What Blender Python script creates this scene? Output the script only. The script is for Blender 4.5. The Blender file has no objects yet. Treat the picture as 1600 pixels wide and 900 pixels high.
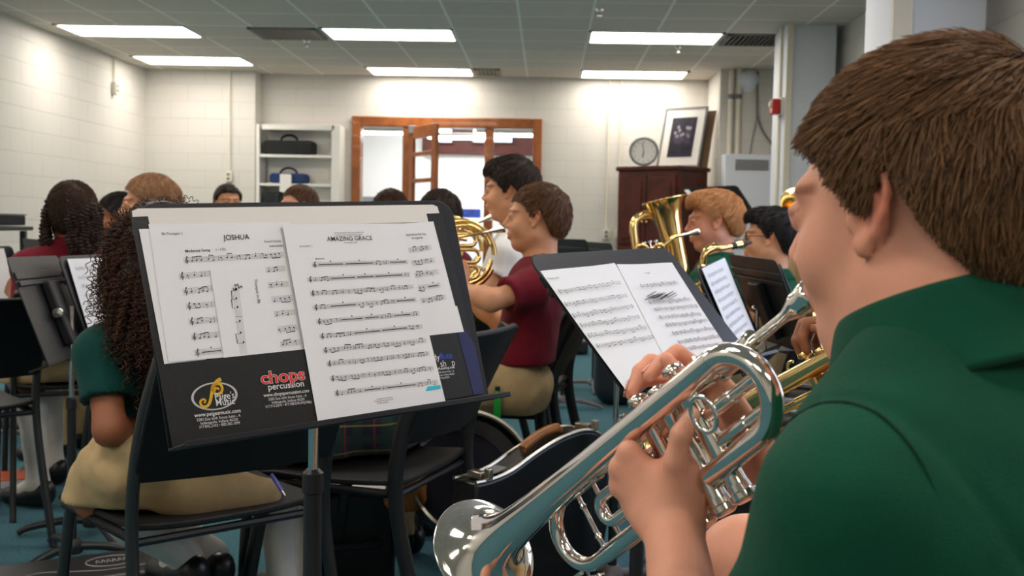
import bpy, math, random
import numpy as np
from mathutils import Vector, Matrix
random.seed(7); RNG = np.random.default_rng(7)
PI = math.pi
SC = bpy.context.scene
COL = SC.collection
# ------------------------------------------------------------------ camera
FPX, PIT, ROLL, YAW, CZ = 1700.0, .0578, .0188, -.0316, 1.05
def W(u, v, d):
    """world point seen at pixel (u,v) of the 1600x900 frame, d metres along the view axis"""
    u -= 800; v -= 450
    cr, sr = math.cos(ROLL), math.sin(ROLL)
    uu = u*cr+v*sr; vv = -u*sr+v*cr
    return cam2w(uu*d/FPX, d, -vv*d/FPX)
def cam2w(x, d, up, pt=True):
    cp, sp, cy, sy = math.cos(PIT), math.sin(PIT), math.cos(YAW), math.sin(YAW)
    yr = d*cp+up*sp; Z = -d*sp+up*cp
    return np.array([x*cy+yr*sy, -x*sy+yr*cy, Z+(CZ if pt else 0)])
def Z_(u, v, z):
    """point at pixel (u,v) lying on the horizontal plane z"""
    o = np.array([0, 0, CZ]); r = W(u, v, 1)-o
    return o+r*(z-CZ)/r[2]
def Y_(u, v, y):
    o = np.array([0, 0, CZ]); r = W(u, v, 1)-o
    return o+r*y/r[1]
cam = bpy.data.objects.new('camera', bpy.data.cameras.new('camera')); COL.objects.link(cam)
o_ = np.array([0, 0, CZ]); fw = W(800, 450, 1)-o_
rt = (W(800+FPX, 450, 1)-W(800, 450, 1)); up_ = -(W(800, 450+FPX, 1)-W(800, 450, 1))
m_ = Matrix.Identity(4)
for i in range(3):
    m_[i][0] = rt[i]; m_[i][1] = up_[i]; m_[i][2] = -fw[i]
m_.translation = Vector(o_); cam.matrix_world = m_
cam.data.sensor_width = 36; cam.data.lens = 36*FPX/1600; cam.data.clip_start = .02
cam.data.dof.use_dof = True; cam.data.dof.focus_distance = 1.5; cam.data.dof.aperture_fstop = 10
SC.camera = cam
# ------------------------------------------------------------------ materials
def lin(c):
    return tuple(((x/255)/12.92 if x/255 <= .04045 else ((x/255+.055)/1.055)**2.4) for x in c)+(1,)
def mat(name, col, rough=.5, metal=0, bump=0, bscale=200, spec=.5, var=0, vscale=8, emit=0, sheen=0, tint=False, col2=None, coat=0):
    m = bpy.data.materials.new(name); m.use_nodes = True
    nt = m.node_tree; b = nt.nodes['Principled BSDF']
    b.inputs['Base Color'].default_value = lin(col); b.inputs['Roughness'].default_value = rough
    b.inputs['Metallic'].default_value = metal; b.inputs['Specular IOR Level'].default_value = spec
    b.inputs['Coat Weight'].default_value = coat
    if sheen:
        b.inputs['Sheen Weight'].default_value = sheen; b.inputs['Sheen Roughness'].default_value = .5
    tc = nt.nodes.new('ShaderNodeTexCoord')
    src = None
    if var:
        n = nt.nodes.new('ShaderNodeTexNoise'); n.inputs['Scale'].default_value = vscale; n.inputs['Detail'].default_value = 4
        nt.links.new(tc.outputs['Object'], n.inputs['Vector'])
        mx = nt.nodes.new('ShaderNodeMix'); mx.data_type = 'RGBA'
        a = lin(col); c2 = lin(col2) if col2 else tuple(x*(1-var) for x in a[:3])+(1,)
        mx.inputs[6].default_value = a; mx.inputs[7].default_value = c2
        rp = nt.nodes.new('ShaderNodeMapRange'); rp.inputs[1].default_value = .35; rp.inputs[2].default_value = .65
        nt.links.new(n.outputs['Fac'], rp.inputs[0]); nt.links.new(rp.outputs[0], mx.inputs[0])
        src = mx.outputs[2]
    if tint:
        at = nt.nodes.new('ShaderNodeAttribute'); at.attribute_name = 'tint'
        mu = nt.nodes.new('ShaderNodeMix'); mu.data_type = 'RGBA'; mu.blend_type = 'MULTIPLY'; mu.inputs[0].default_value = 1
        if src: nt.links.new(src, mu.inputs[6])
        else: mu.inputs[6].default_value = lin(col)
        nt.links.new(at.outputs['Color'], mu.inputs[7]); src = mu.outputs[2]
    if src: nt.links.new(src, b.inputs['Base Color'])
    if bump:
        n = nt.nodes.new('ShaderNodeTexNoise'); n.inputs['Scale'].default_value = bscale; n.inputs['Detail'].default_value = 3
        nt.links.new(tc.outputs['Object'], n.inputs['Vector'])
        bp = nt.nodes.new('ShaderNodeBump'); bp.inputs['Strength'].default_value = bump; bp.inputs['Distance'].default_value = .004
        nt.links.new(n.outputs['Fac'], bp.inputs['Height']); nt.links.new(bp.outputs[0], b.inputs['Normal'])
    if emit:
        b.inputs['Emission Color'].default_value = lin(col); b.inputs['Emission Strength'].default_value = emit
    return m
# ------------------------------------------------------------------ mesh accumulator
def A3(x): return np.asarray(x, float)
def nrm(v): v = A3(v); return v/max(1e-9, np.linalg.norm(v))
def basis(z, hint=(0, 0, 1)):
    z = nrm(z); x = np.cross(hint, z)
    if np.linalg.norm(x) < 1e-4: x = np.cross((1, 0, 0), z)
    x = nrm(x); return x, np.cross(z, x), z
class MB:
    def __init__(s): s.v = []; s.f = []; s.mi = []
    def add(s, vs, fs, m=0):
        o = len(s.v); s.v += [tuple(map(float, p)) for p in vs]
        s.f += [tuple(i+o for i in f) for f in fs]; s.mi += [m]*len(fs); return s
    def box(s, c, sz, R=None, m=0):
        c = A3(c); hx, hy, hz = A3(sz)/2
        R = np.eye(3) if R is None else A3(R)
        P = [c+R@A3((a*hx, b*hy, e*hz)) for a in (-1, 1) for b in (-1, 1) for e in (-1, 1)]
        return s.add(P, [(0, 1, 3, 2), (4, 6, 7, 5), (0, 4, 5, 1), (2, 3, 7, 6), (0, 2, 6, 4), (1, 5, 7, 3)], m)
    def beam(s, a, b, w, h, up=(0, 0, 1), m=0):
        a, b = A3(a), A3(b); x, y, z = basis(b-a, up)
        return s.box((a+b)/2, (w, h, np.linalg.norm(b-a)), np.array([x, y, z]).T, m)
    def tube(s, pts, r, n=10, closed=False, caps=True, flat=None, m=0):
        P = [A3(p) for p in pts]; N = len(P)
        r = [r]*N if np.isscalar(r) else list(r)
        T = []
        for i in range(N):
            if closed: t = P[(i+1) % N]-P[i-1]
            else: t = P[min(i+1, N-1)]-P[max(i-1, 0)]
            T.append(nrm(t))
        x, y, _ = basis(T[0], flat[0] if flat else (.13, .2, 1)); vs = []
        for i in range(N):
            x = nrm(x-np.dot(x, T[i])*T[i]); y = np.cross(T[i], x)
            ky = flat[1] if flat else 1
            for k in range(n):
                a = 2*PI*k/n; vs.append(P[i]+r[i]*(math.cos(a)*x+math.sin(a)*y*ky))
        fs = []
        for i in range(N if closed else N-1):
            j = (i+1) % N
            for k in range(n):
                l = (k+1) % n; fs.append((i*n+k, i*n+l, j*n+l, j*n+k))
        if caps and not closed:
            fs.append(tuple(range(n-1, -1, -1))); fs.append(tuple((N-1)*n+k for k in range(n)))
        return s.add(vs, fs, m)
    def lathe(s, prof, o, ax, n=24, m=0, closed=False, hint=(.1, .2, 1)):
        """prof: list of (r, h) along axis ax from o"""
        x, y, z = basis(ax, hint); o = A3(o); vs = []
        for r, h in prof:
            for k in range(n):
                a = 2*PI*k/n; vs.append(o+z*h+r*(math.cos(a)*x+math.sin(a)*y))
        fs = []; N = len(prof)
        for i in range(N if closed else N-1):
            j = (i+1) % N
            for k in range(n):
                l = (k+1) % n; fs.append((i*n+k, i*n+l, j*n+l, j*n+k))
        return s.add(vs, fs, m)
    def prism(s, poly, o, ex, ey, ez, t, m=0):
        """polygon (2D) in the plane o,ex,ey extruded by t along ez"""
        o, ex, ey, ez = A3(o), A3(ex), A3(ey), A3(ez); n = len(poly)
        P = [o+ex*a+ey*b for a, b in poly]; Q = [p+ez*t for p in P]
        fs = [tuple(range(n-1, -1, -1)), tuple(range(n, 2*n))]+[(i, (i+1) % n, n+(i+1) % n, n+i) for i in range(n)]
        return s.add(P+Q, fs, m)
    def sheet(s, fn, nu, nv, t, m=0):
        """thick sheet; fn(a,b)->point for a,b in 0..1, thickness t along the normal"""
        G = np.array([[fn(i/nu, j/nv) for j in range(nv+1)] for i in range(nu+1)], float)
        du = np.gradient(G, axis=0); dv = np.gradient(G, axis=1); n = np.cross(du, dv)
        n /= np.linalg.norm(n, axis=2, keepdims=True)+1e-12
        top = (G+n*t/2).reshape(-1, 3); bot = (G-n*t/2).reshape(-1, 3); K = len(top); w = nv+1
        fs = []
        for i in range(nu):
            for j in range(nv):
                a, b, c, d = i*w+j, (i+1)*w+j, (i+1)*w+j+1, i*w+j+1
                fs.append((a, b, c, d)); fs.append((K+a, K+d, K+c, K+b))
        ring = [i*w for i in range(nu+1)]+[nu*w+j for j in range(1, nv+1)]+[i*w+nv for i in range(nu-1, -1, -1)]+[j for j in range(nv-1, 0, -1)]
        for q in range(len(ring)):
            a, b = ring[q], ring[(q+1) % len(ring)]; fs.append((b, a, K+a, K+b))
        return s.add(list(top)+list(bot), fs, m)
def rrect(w, h, r, n=5, cx=0, cy=0):
    o = []
    for (x, y, a0) in ((w/2-r, h/2-r, 0), (-w/2+r, h/2-r, 90), (-w/2+r, -h/2+r, 180), (w/2-r, -h/2+r, 270)):
        for k in range(n+1):
            a = math.radians(a0+90*k/n); o.append((cx+x+r*math.cos(a), cy+y+r*math.sin(a)))
    return o
def crv(pts, n=8, closed=False):
    """Catmull-Rom resampling"""
    P = [A3(p) for p in pts]; N = len(P); out = []
    for i in range(N if closed else N-1):
        g = (lambda k: P[k % N]) if closed else (lambda k: P[min(max(k, 0), N-1)])
        a, b, c, d = g(i-1), g(i), g(i+1), g(i+2)
        for k in range(n):
            t = k/n; out.append(.5*((2*b)+(c-a)*t+(2*a-5*b+4*c-d)*t*t+(3*b-a-3*c+d)*t**3))
    if not closed: out.append(P[-1])
    return out
def arc(c, ex, ey, r, a0, a1, n=12):
    c, ex, ey = A3(c), A3(ex), A3(ey)
    return [c+r*(ex*math.cos(math.radians(a0+(a1-a0)*k/n))+ey*math.sin(math.radians(a0+(a1-a0)*k/n))) for k in range(n+1)]
# ------------------------------------------------------------------ objects
def wloc(p):
    l = Vector((0, 0, 0))
    while p is not None: l += p.location; p = p.parent
    return l
def props(o, label=None, cat=None, group=None, kind=None):
    for k, x in (('label', label), ('category', cat), ('group', group), ('kind', kind)):
        if x: o[k] = x
    return o
def thing(name, label, cat, loc=(0, 0, 0), group=None):
    o = bpy.data.objects.new(name, None); o.empty_display_size = .05; COL.objects.link(o)
    o.location = Vector([float(x) for x in loc]); return props(o, label, cat, group)
def obj(name, mb, m, parent=None, smooth=True, bevel=0, seg=2, sub=0, ang=40, loc=None):
    """ONE mesh object from world-space geometry"""
    me = bpy.data.meshes.new(name)
    org = wloc(parent) if parent is not None else (Vector([float(x) for x in loc]) if loc is not None else Vector((0, 0, 0)))
    V = np.array(mb.v, float)-np.array(org)
    me.from_pydata(V.tolist(), [], mb.f); 
    for x in (m if isinstance(m, (list, tuple)) else [m]): me.materials.append(x)
    if any(mb.mi): me.polygons.foreach_set('material_index', mb.mi)
    me.polygons.foreach_set('use_smooth', [bool(smooth)]*len(me.polygons)); me.update()
    if smooth: me.set_sharp_from_angle(angle=math.radians(ang))
    o = bpy.data.objects.new(name, me); COL.objects.link(o)
    if parent is not None: o.parent = parent
    else: o.location = org
    if bevel:
        b = o.modifiers.new('b', 'BEVEL'); b.width = bevel; b.segments = seg; b.limit_method = 'ANGLE'; b.angle_limit = .6
        b.harden_normals = False
    if sub:
        b = o.modifiers.new('s', 'SUBSURF'); b.levels = sub; b.render_levels = sub
    return o
def struct(name, mb, m, **k):
    o = obj(name, mb, m, **k); o['kind'] = 'structure'; return o
def dup(root, loc, rotz=0, label=None, group=None):
    r = root.copy(); COL.objects.link(r); r.location = Vector([float(x) for x in loc]); r.rotation_euler = (0, 0, rotz)
    if label: r['label'] = label
    if group: r['group'] = group
    for ch in list(root.children):
        c = ch.copy(); COL.objects.link(c); c.parent = r
        for g in list(ch.children):
            d = g.copy(); COL.objects.link(d); d.parent = c
    return r
def text_mb(txt, size, o, ex, ey, bold=0, align='LEFT', sx=1, m=0, mb=None, t=.0002, shear=0):
    """writing as a flat mesh on the plane o,ex,ey (baseline at o)"""
    cu = bpy.data.curves.new('t', 'FONT'); cu.body = txt; cu.size = size; cu.align_x = align; cu.offset = bold*size; cu.shear = shear
    cu.resolution_u = 3
    ob = bpy.data.objects.new('t', cu); COL.objects.link(ob)
    dg = bpy.context.evaluated_depsgraph_get(); me = bpy.data.meshes.new_from_object(ob.evaluated_get(dg))
    o, ex, ey = A3(o), A3(ex), A3(ey); ez = np.cross(ex, ey)
    mb = mb or MB()
    mb.add([o+ex*v.co.x*sx+ey*v.co.y+ez*t for v in me.vertices], [tuple(p.vertices) for p in me.polygons], m)
    bpy.data.objects.remove(ob); bpy.data.curves.remove(cu); bpy.data.meshes.remove(me)
    return mb
# ------------------------------------------------------------------ implicit surfaces (organic shapes)
def surfnet(D, lo, h):
    ins = D < 0
    c = np.zeros(tuple(x-1 for x in D.shape), np.int8)
    for a in (0, 1):
        for b in (0, 1):
            for e in (0, 1):
                c += ins[a:D.shape[0]-1+a, b:D.shape[1]-1+b, e:D.shape[2]-1+e]
    act = (c > 0) & (c < 8); idx = np.argwhere(act)
    if len(idx) == 0: return np.zeros((0, 3)), []
    ids = -np.ones(act.shape, np.int64); ids[act] = np.arange(len(idx))
    acc = np.zeros((len(idx), 3)); cnt = np.zeros(len(idx))
    cor = [(a, b, e) for a in (0, 1) for b in (0, 1) for e in (0, 1)]
    val = {q: D[idx[:, 0]+q[0], idx[:, 1]+q[1], idx[:, 2]+q[2]] for q in cor}
    for q in cor:
        for ax in range(3):
            if q[ax] == 0:
                w = list(q); w[ax] = 1; w = tuple(w)
                a, b = val[q], val[w]; x = (a < 0) != (b < 0)
                t = np.where(x, a/np.where(x, a-b, 1), 0)
                p = np.zeros((len(idx), 3)); p[:] = q; p[:, ax] += t
                acc += np.where(x[:, None], p, 0); cnt += x
    V = lo+h*(idx+acc/cnt[:, None])
    F = []
    for ax in range(3):
        a = [slice(None)]*3; b = [slice(None)]*3; a[ax] = slice(0, -1); b[ax] = slice(1, None)
        s0, s1 = ins[tuple(a)], ins[tuple(b)]
        e = np.argwhere(s0 != s1); u, v = (ax+1) % 3, (ax+2) % 3
        ok = (e[:, u] > 0) & (e[:, v] > 0) & (e[:, u] < act.shape[u]) & (e[:, v] < act.shape[v]); e = e[ok]
        fl = s0[e[:, 0], e[:, 1], e[:, 2]]
        def cell(du, dv):
            q = e.copy(); q[:, u] -= du; q[:, v] -= dv; return ids[q[:, 0], q[:, 1], q[:, 2]]
        q = np.stack([cell(1, 1), cell(0, 1), cell(0, 0), cell(1, 0)], 1)
        q[~fl] = q[~fl][:, ::-1]
        F.append(q)
    F = np.concatenate(F); F = F[(F >= 0).all(1)]
    return V, F
class SDF:
    """a list of blended primitives, meshed box by box"""
    def __init__(s): s.p = []
    def cap(s, a, b, ra, rb=None, k=.01, op='u'):
        s.p.append(('c', A3(a), A3(b), ra, ra if rb is None else rb, k, op)); return s
    def ell(s, c, r, R=None, k=.01, op='u'):
        s.p.append(('e', A3(c), A3(r)*np.ones(3), np.eye(3) if R is None else A3(R), 0, k, op)); return s
    def cut(s, n, o): s.p.append(('p', nrm(n), A3(o), 0, 0, 0, 'i')); return s     # keep the side n.(x-o)<0
    def rbox(s, c, hs, R=None, r=.01, k=.01, op='u'):
        s.p.append(('b', A3(c), A3(hs), np.eye(3) if R is None else A3(R), r, k, op)); return s
    def fun(s, f): s.p.append(('f', f, 0, 0, 0, 0, 'f')); return s
    def bounds(s):
        lo, hi = np.full(3, 9e9), np.full(3, -9e9)
        for q in s.p:
            if q[6 if q[0] in 'cpef' else 6] != 'u': continue
            if q[0] == 'c':
                r = max(q[3], q[4]); lo = np.minimum(lo, np.minimum(q[1], q[2])-r); hi = np.maximum(hi, np.maximum(q[1], q[2])+r)
            elif q[0] in 'eb':
                r = np.linalg.norm(q[2]) if q[0] == 'b' else max(q[2]); lo = np.minimum(lo, q[1]-r); hi = np.maximum(hi, q[1]+r)
        return lo, hi
    def grid(s, lo, hi, h):
        lo, hi = A3(lo), A3(hi); n = np.maximum(3, np.ceil((hi-lo)/h).astype(int)+1)
        ax = [(lo[i]+h*np.arange(n[i])).astype(np.float32) for i in range(3)]
        D = np.full(tuple(n), .05, np.float32)
        for q in s.p:
            t = q[0]; op = q[6]
            if t == 'c': r = max(q[3], q[4]); bl, bh = np.minimum(q[1], q[2])-r, np.maximum(q[1], q[2])+r
            elif t == 'e': r = max(q[2]); bl, bh = q[1]-r, q[1]+r
            elif t == 'b': r = np.linalg.norm(q[2])+q[4]; bl, bh = q[1]-r, q[1]+r
            else: bl, bh = lo, hi
            pad = q[5]+3*h+.004
            i0 = np.maximum(0, np.floor((bl-pad-lo)/h).astype(int)); i1 = np.minimum(n, np.ceil((bh+pad-lo)/h).astype(int)+1)
            if (i1 <= i0).any(): continue
            sl = tuple(slice(i0[i], i1[i]) for i in range(3))
            X, Y, Zz = np.meshgrid(ax[0][sl[0]], ax[1][sl[1]], ax[2][sl[2]], indexing='ij', sparse=True)
            if t == 'c':
                a, b = q[1], q[2]; ab = b-a; L = float(ab@ab)+1e-12
                u = np.clip(((X-a[0])*ab[0]+(Y-a[1])*ab[1]+(Zz-a[2])*ab[2])/L, 0, 1)
                d = np.sqrt((X-a[0]-u*ab[0])**2+(Y-a[1]-u*ab[1])**2+(Zz-a[2]-u*ab[2])**2)-(q[3]+(q[4]-q[3])*u)
            elif t in 'eb':
                R = q[3]; x, y, z = X-q[1][0], Y-q[1][1], Zz-q[1][2]
                l = [R[0, j]*x+R[1, j]*y+R[2, j]*z for j in range(3)]
                if t == 'e':
                    rr = q[2]; k0 = np.sqrt((l[0]/rr[0])**2+(l[1]/rr[1])**2+(l[2]/rr[2])**2)
                    k1 = np.sqrt((l[0]/rr[0]**2)**2+(l[1]/rr[1]**2)**2+(l[2]/rr[2]**2)**2)+1e-9
                    d = k0*(k0-1)/k1
                else:
                    hs = q[2]-q[4]; dd = [np.abs(l[j])-hs[j] for j in range(3)]
                    d = np.sqrt(sum(np.maximum(e, 0)**2 for e in dd))+np.minimum(np.maximum(np.maximum(dd[0], dd[1]), dd[2]), 0)-q[4]
            elif t == 'p':
                d = (X-q[2][0])*q[1][0]+(Y-q[2][1])*q[1][1]+(Zz-q[2][2])*q[1][2]+0*X*Y*Zz
            elif t == 'f':
                D[sl] = q[1](D[sl], X, Y, Zz); continue
            C = D[sl]; k = max(q[5], 1e-5)
            if op == 'u':
                hh = np.clip(.5+.5*(C-d)/k, 0, 1); D[sl] = C*(1-hh)+d*hh-k*hh*(1-hh)
            elif op == 's':
                hh = np.clip(.5-.5*(C+d)/k, 0, 1); D[sl] = C*(1-hh)-d*hh+k*hh*(1-hh)
            elif op == 'i': D[sl] = np.maximum(C, d)
        return D, lo
    def mesh(s, h, lo=None, hi=None, mb=None, cuts=None):
        if lo is None:
            lo, hi = s.bounds(); lo = lo-3*h-.004; hi = hi+3*h+.004
        D, lo = s.grid(lo, hi, h); V, F = surfnet(D, lo, h)
        return V, F
def arr_obj(name, V, F, m, parent=None, tint=None, loc=None, smooth=True):
    me = bpy.data.meshes.new(name)
    org = np.array(wloc(parent)) if parent is not None else (A3(loc) if loc is not None else np.zeros(3))
    F = np.asarray(F); me.vertices.add(len(V)); me.vertices.foreach_set('co', (V-org).astype(np.float32).ravel())
    me.loops.add(F.size); me.loops.foreach_set('vertex_index', F.astype(np.int32).ravel())
    me.polygons.add(len(F)); me.polygons.foreach_set('loop_start', np.arange(0, F.size, 4, dtype=np.int32))
    me.polygons.foreach_set('use_smooth', np.full(len(F), smooth)); me.update(calc_edges=True); me.validate()
    me.materials.append(m)
    if tint is not None:
        at = me.attributes.new('tint', 'FLOAT_COLOR', 'POINT')
        at.data.foreach_set('color', np.concatenate([tint, np.ones((len(tint), 1))], 1).astype(np.float32).ravel())
    o = bpy.data.objects.new(name, me); COL.objects.link(o)
    if parent is not None: o.parent = parent
    else: o.location = Vector(org.tolist())
    return o
def joinp(parts):
    V = []; F = []; o = 0
    for v, f in parts:
        if len(v): V.append(v); F.append(np.asarray(f)+o); o += len(v)
    return np.concatenate(V), np.concatenate(F)
def wob(X, Y, Zz, s, seed=0):
    """smooth pseudo-noise in about -1..1"""
    r = np.random.default_rng(seed); o = 0
    for k in range(4):
        a = r.normal(size=3); a = a/np.linalg.norm(a)*s*(1+.5*k); b = r.normal(size=3); b = b/np.linalg.norm(b)*s*.8
        o = o+np.sin(a[0]*X+a[1]*Y+a[2]*Zz+r.uniform(0, 6)+1.3*np.sin(b[0]*X+b[1]*Y+b[2]*Zz+r.uniform(0, 6)))/(1+.4*k)
    return o/2.4
def hair_obj(name, pts, counts, rad, m, parent):
    """hair strands as one curves object; pts (N,3) world"""
    hc = bpy.data.hair_curves.new(name); hc.add_curves([int(c) for c in counts])
    org = np.array(wloc(parent))
    hc.points.foreach_set('position', (pts-org).astype(np.float32).ravel())
    hc.points.foreach_set('radius', rad.astype(np.float32))
    hc.materials.append(m)
    o = bpy.data.objects.new(name, hc); COL.objects.link(o); o.parent = parent
    return o
# ------------------------------------------------------------------ shared materials
def block_mat(name, axis, col=(214, 210, 202)):
    m = mat(name, col, .55); nt = m.node_tree; b = nt.nodes['Principled BSDF']
    tc = nt.nodes.new('ShaderNodeTexCoord'); sp = nt.nodes.new('ShaderNodeSeparateXYZ'); cb = nt.nodes.new('ShaderNodeCombineXYZ')
    nt.links.new(tc.outputs['Object'], sp.inputs[0]); nt.links.new(sp.outputs[axis], cb.inputs[0]); nt.links.new(sp.outputs[2], cb.inputs[1])
    br = nt.nodes.new('ShaderNodeTexBrick'); nt.links.new(cb.outputs[0], br.inputs[0])
    for k, x in (('Scale', 1), ('Brick Width', .406), ('Row Height', .203), ('Mortar Size', .004), ('Mortar Smooth', .6)): br.inputs[k].default_value = x
    c = lin(col); br.inputs['Color1'].default_value = c; br.inputs['Color2'].default_value = tuple(x*.985 for x in c[:3])+(1,)
    br.inputs['Mortar'].default_value = tuple(x*.86 for x in c[:3])+(1,)
    nt.links.new(br.outputs['Color'], b.inputs['Base Color'])
    bp = nt.nodes.new('ShaderNodeBump'); bp.inputs['Strength'].default_value = .6; bp.inputs['Distance'].default_value = .006; bp.invert = True
    nz = nt.nodes.new('ShaderNodeTexNoise'); nz.inputs['Scale'].default_value = 60
    ad = nt.nodes.new('ShaderNodeMath'); ad.operation = 'MULTIPLY_ADD'; ad.inputs[1].default_value = .12
    nt.links.new(tc.outputs['Object'], nz.inputs['Vector']); nt.links.new(nz.outputs[0], ad.inputs[0]); nt.links.new(br.outputs['Fac'], ad.inputs[2])
    nt.links.new(ad.outputs[0], bp.inputs['Height']); nt.links.new(bp.outputs[0], b.inputs['Normal'])
    return m
GX0, GY0, GT, CEIL = -1.4948-4*.61, 8.6529, .61, 2.80
def gx(c): return GX0+c*GT
def gy(r): return GY0+r*GT
def ceil_mat():
    m = mat('ceiling_tiles', (212, 203, 190), .9); nt = m.node_tree; b = nt.nodes['Principled BSDF']
    tc = nt.nodes.new('ShaderNodeTexCoord'); mp = nt.nodes.new('ShaderNodeMapping')
    mp.inputs['Location'].default_value = (-(GX0 % GT), -(GY0 % GT), 0)
    nt.links.new(tc.outputs['Object'], mp.inputs[0])
    br = nt.nodes.new('ShaderNodeTexBrick'); br.offset = 0; nt.links.new(mp.outputs[0], br.inputs[0])
    for k, x in (('Scale', 1), ('Brick Width', GT), ('Row Height', GT), ('Mortar Size', .011), ('Mortar Smooth', .1)): br.inputs[k].default_value = x
    br.inputs['Color1'].default_value = lin((210, 200, 187)); br.inputs['Color2'].default_value = lin((216, 207, 194)); br.inputs['Mortar'].default_value = lin((250, 246, 238))
    nt.links.new(br.outputs['Color'], b.inputs['Base Color']); return m
M = {}
M['block_x'] = block_mat('painted_block_facing', 0); M['block_y'] = block_mat('painted_block_side', 1)
M['ceil'] = ceil_mat()
M['carpet'] = mat('teal_carpet', (82, 123, 132), .95, bump=.8, bscale=420, var=.3, vscale=160, col2=(56, 92, 104), spec=.1)
M['white'] = mat('white_paint', (232, 229, 222), .5)
M['cream'] = mat('cream_paint', (226, 219, 203), .5)
M['bluewhite'] = mat('cool_white_paint', (214, 219, 228), .5)
M['wood'] = mat('varnished_oak', (158, 88, 36), .35, var=.35, vscale=9, coat=.2)
M['cherry'] = mat('cherry_wood', (84, 31, 17), .45, var=.4, vscale=7, spec=.3)
M['black'] = mat('black_plastic', (24, 24, 26), .45, bump=.15, bscale=500)
M['blackmetal'] = mat('black_powder_coat', (30, 30, 33), .42)
M['blackcloth'] = mat('black_nylon', (20, 20, 22), .8, bump=.3, bscale=300)
M['chrome'] = mat('chrome', (225, 225, 225), .12, 1)
M['silver'] = mat('silver_plate', (236, 230, 222), .09, 1)
M['brass'] = mat('lacquered_brass', (240, 208, 140), .16, 1)
M['grey'] = mat('grey_plastic', (120, 120, 122), .5)
M['paper'] = mat('white_paper', (232, 231, 234), .7, spec=.2)
M['ink'] = mat('printed_ink', (48, 48, 54), .7, spec=.1)
M['lamp'] = mat('fluorescent_diffuser', (255, 247, 236), .5, emit=11.0)
M['glass'] = None
def glass_mat():
    m = bpy.data.materials.new('window_glass'); m.use_nodes = True; nt = m.node_tree; b = nt.nodes['Principled BSDF']
    b.inputs['Roughness'].default_value = .02; b.inputs['Transmission Weight'].default_value = 1; b.inputs['IOR'].default_value = 1.02
    return m
M['glass'] = glass_mat()
# ------------------------------------------------------------------ room shell
XL, XR, YB, YF = -4.77, 2.5, 13.05, -3.6
struct('floor', MB().box(((XL+XR)/2, 6.5, -.05), (XR-XL+2, 21, .1)), M['carpet'], smooth=False)
struct('ceiling', MB().box(((XL+XR)/2, (YB+YF)/2, CEIL+.05), (XR-XL+.4, YB-YF+.2, .1)), M['ceil'], smooth=False)
struct('wall_left', MB().box((XL-.1, (YB+YF)/2, CEIL/2), (.2, YB-YF, CEIL)), M['block_y'], smooth=False)
struct('wall_right', MB().box((XR+.1, (YB+YF)/2, CEIL/2), (.2, YB-YF, CEIL)), M['block_y'], smooth=False)
struct('wall_front', MB().box(((XL+XR)/2, YF-.1, CEIL/2), (XR-XL+.4, .2, CEIL)), M['block_x'], smooth=False)
px = lambda u, v=250, y=YB: Y_(u, v, y)[0]
pz = lambda u, v, y=YB: Y_(u, v, y)[2]
DX0, DX1, DZ = px(550), px(846), pz(700, 184)
wb = MB()
wb.box(((XL+DX0)/2, YB+.1, CEIL/2), (DX0-XL, .2, CEIL)); wb.box(((XR+DX1)/2, YB+.1, CEIL/2), (XR-DX1, .2, CEIL))
wb.box(((DX0+DX1)/2, YB+.1, (CEIL+DZ)/2), (DX1-DX0, .2, CEIL-DZ))
struct('wall_back', wb, M['block_x'], smooth=False)
PXR = px(399, 200, 12.8)
struct('wall_pier', MB().box(((XL+PXR)/2, 12.92, CEIL/2), (PXR-XL, .26, CEIL)), M['block_x'], smooth=False)
# right-hand return, alcove and the two columns
RX = 1.86
struct('wall_return', MB().box(((RX+XR)/2, 12.58, CEIL/2), (XR-RX, .93, CEIL)), M['block_x'], smooth=False)
def column(n, u0, u1, y, dy, v=100):
    x0, x1 = px(u0, v, y), px(u1, v, y)
    b = MB().box(((x0+x1)/2, y+dy/2, CEIL/2), (x1-x0, dy, CEIL)); struct('column_'+n, b, M['bluewhite'], smooth=False, bevel=.008)
    return x0, x1
cx0, cx1 = column('1', 1228, 1306, 9.45, .5); dx0, dx1 = column('2', 1392, 1541, 6.1, .5, 40)
struct('trim_1', MB().box((cx0+.028, 9.435, CEIL/2), (.055, .03, CEIL)).box((cx0-.012, 9.62, CEIL/2), (.024, .08, CEIL)), M['cream'], bevel=.004)
struct('trim_2', MB().box((dx0+.055, 6.085, CEIL/2), (.11, .03, CEIL)), M['cream'], bevel=.004)
struct('trim_3', MB().box((XR-.02, 5.62, 1.1), (.06, .12, 2.2)), M['wood'], bevel=.004)
struct('baseboard_left', MB().box((XL+.012, (YB+YF)/2, .06), (.024, YB-YF, .12)), M['black'], smooth=False)
struct('baseboard_back', MB().box(((XL+DX0)/2, YB-.012, .06), (DX0-XL, .024, .12)).box(((XR+DX1)/2, YB-.012, .06), (XR-DX1, .024, .12)), M['black'], smooth=False)
struct('baseboard_right', MB().box((XR-.012, 4, .06), (.024, 16, .12)), M['black'], smooth=False)
w = thing('window_4', 'daylit window in the right wall beside the camera', 'window', (XR, 3.2, .95)); w['kind'] = 'structure'
f = MB()
for y0, y1, z0, z1 in ((1.9, 4.6, .9, .97), (1.9, 4.6, 2.38, 2.45), (1.9, 1.97, .97, 2.38), (4.53, 4.6, .97, 2.38), (3.22, 3.28, .97, 2.38)): f.box((XR-.03, (y0+y1)/2, (z0+z1)/2), (.08, y1-y0, z1-z0))
obj('window_frame', f, M['white'], w, smooth=False); obj('pane', MB().box((XR-.012, 3.25, 1.675), (.02, 2.6, 1.4)), mat('daylit_glass', (212, 225, 255), .3, emit=3.0), w, smooth=False)
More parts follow.
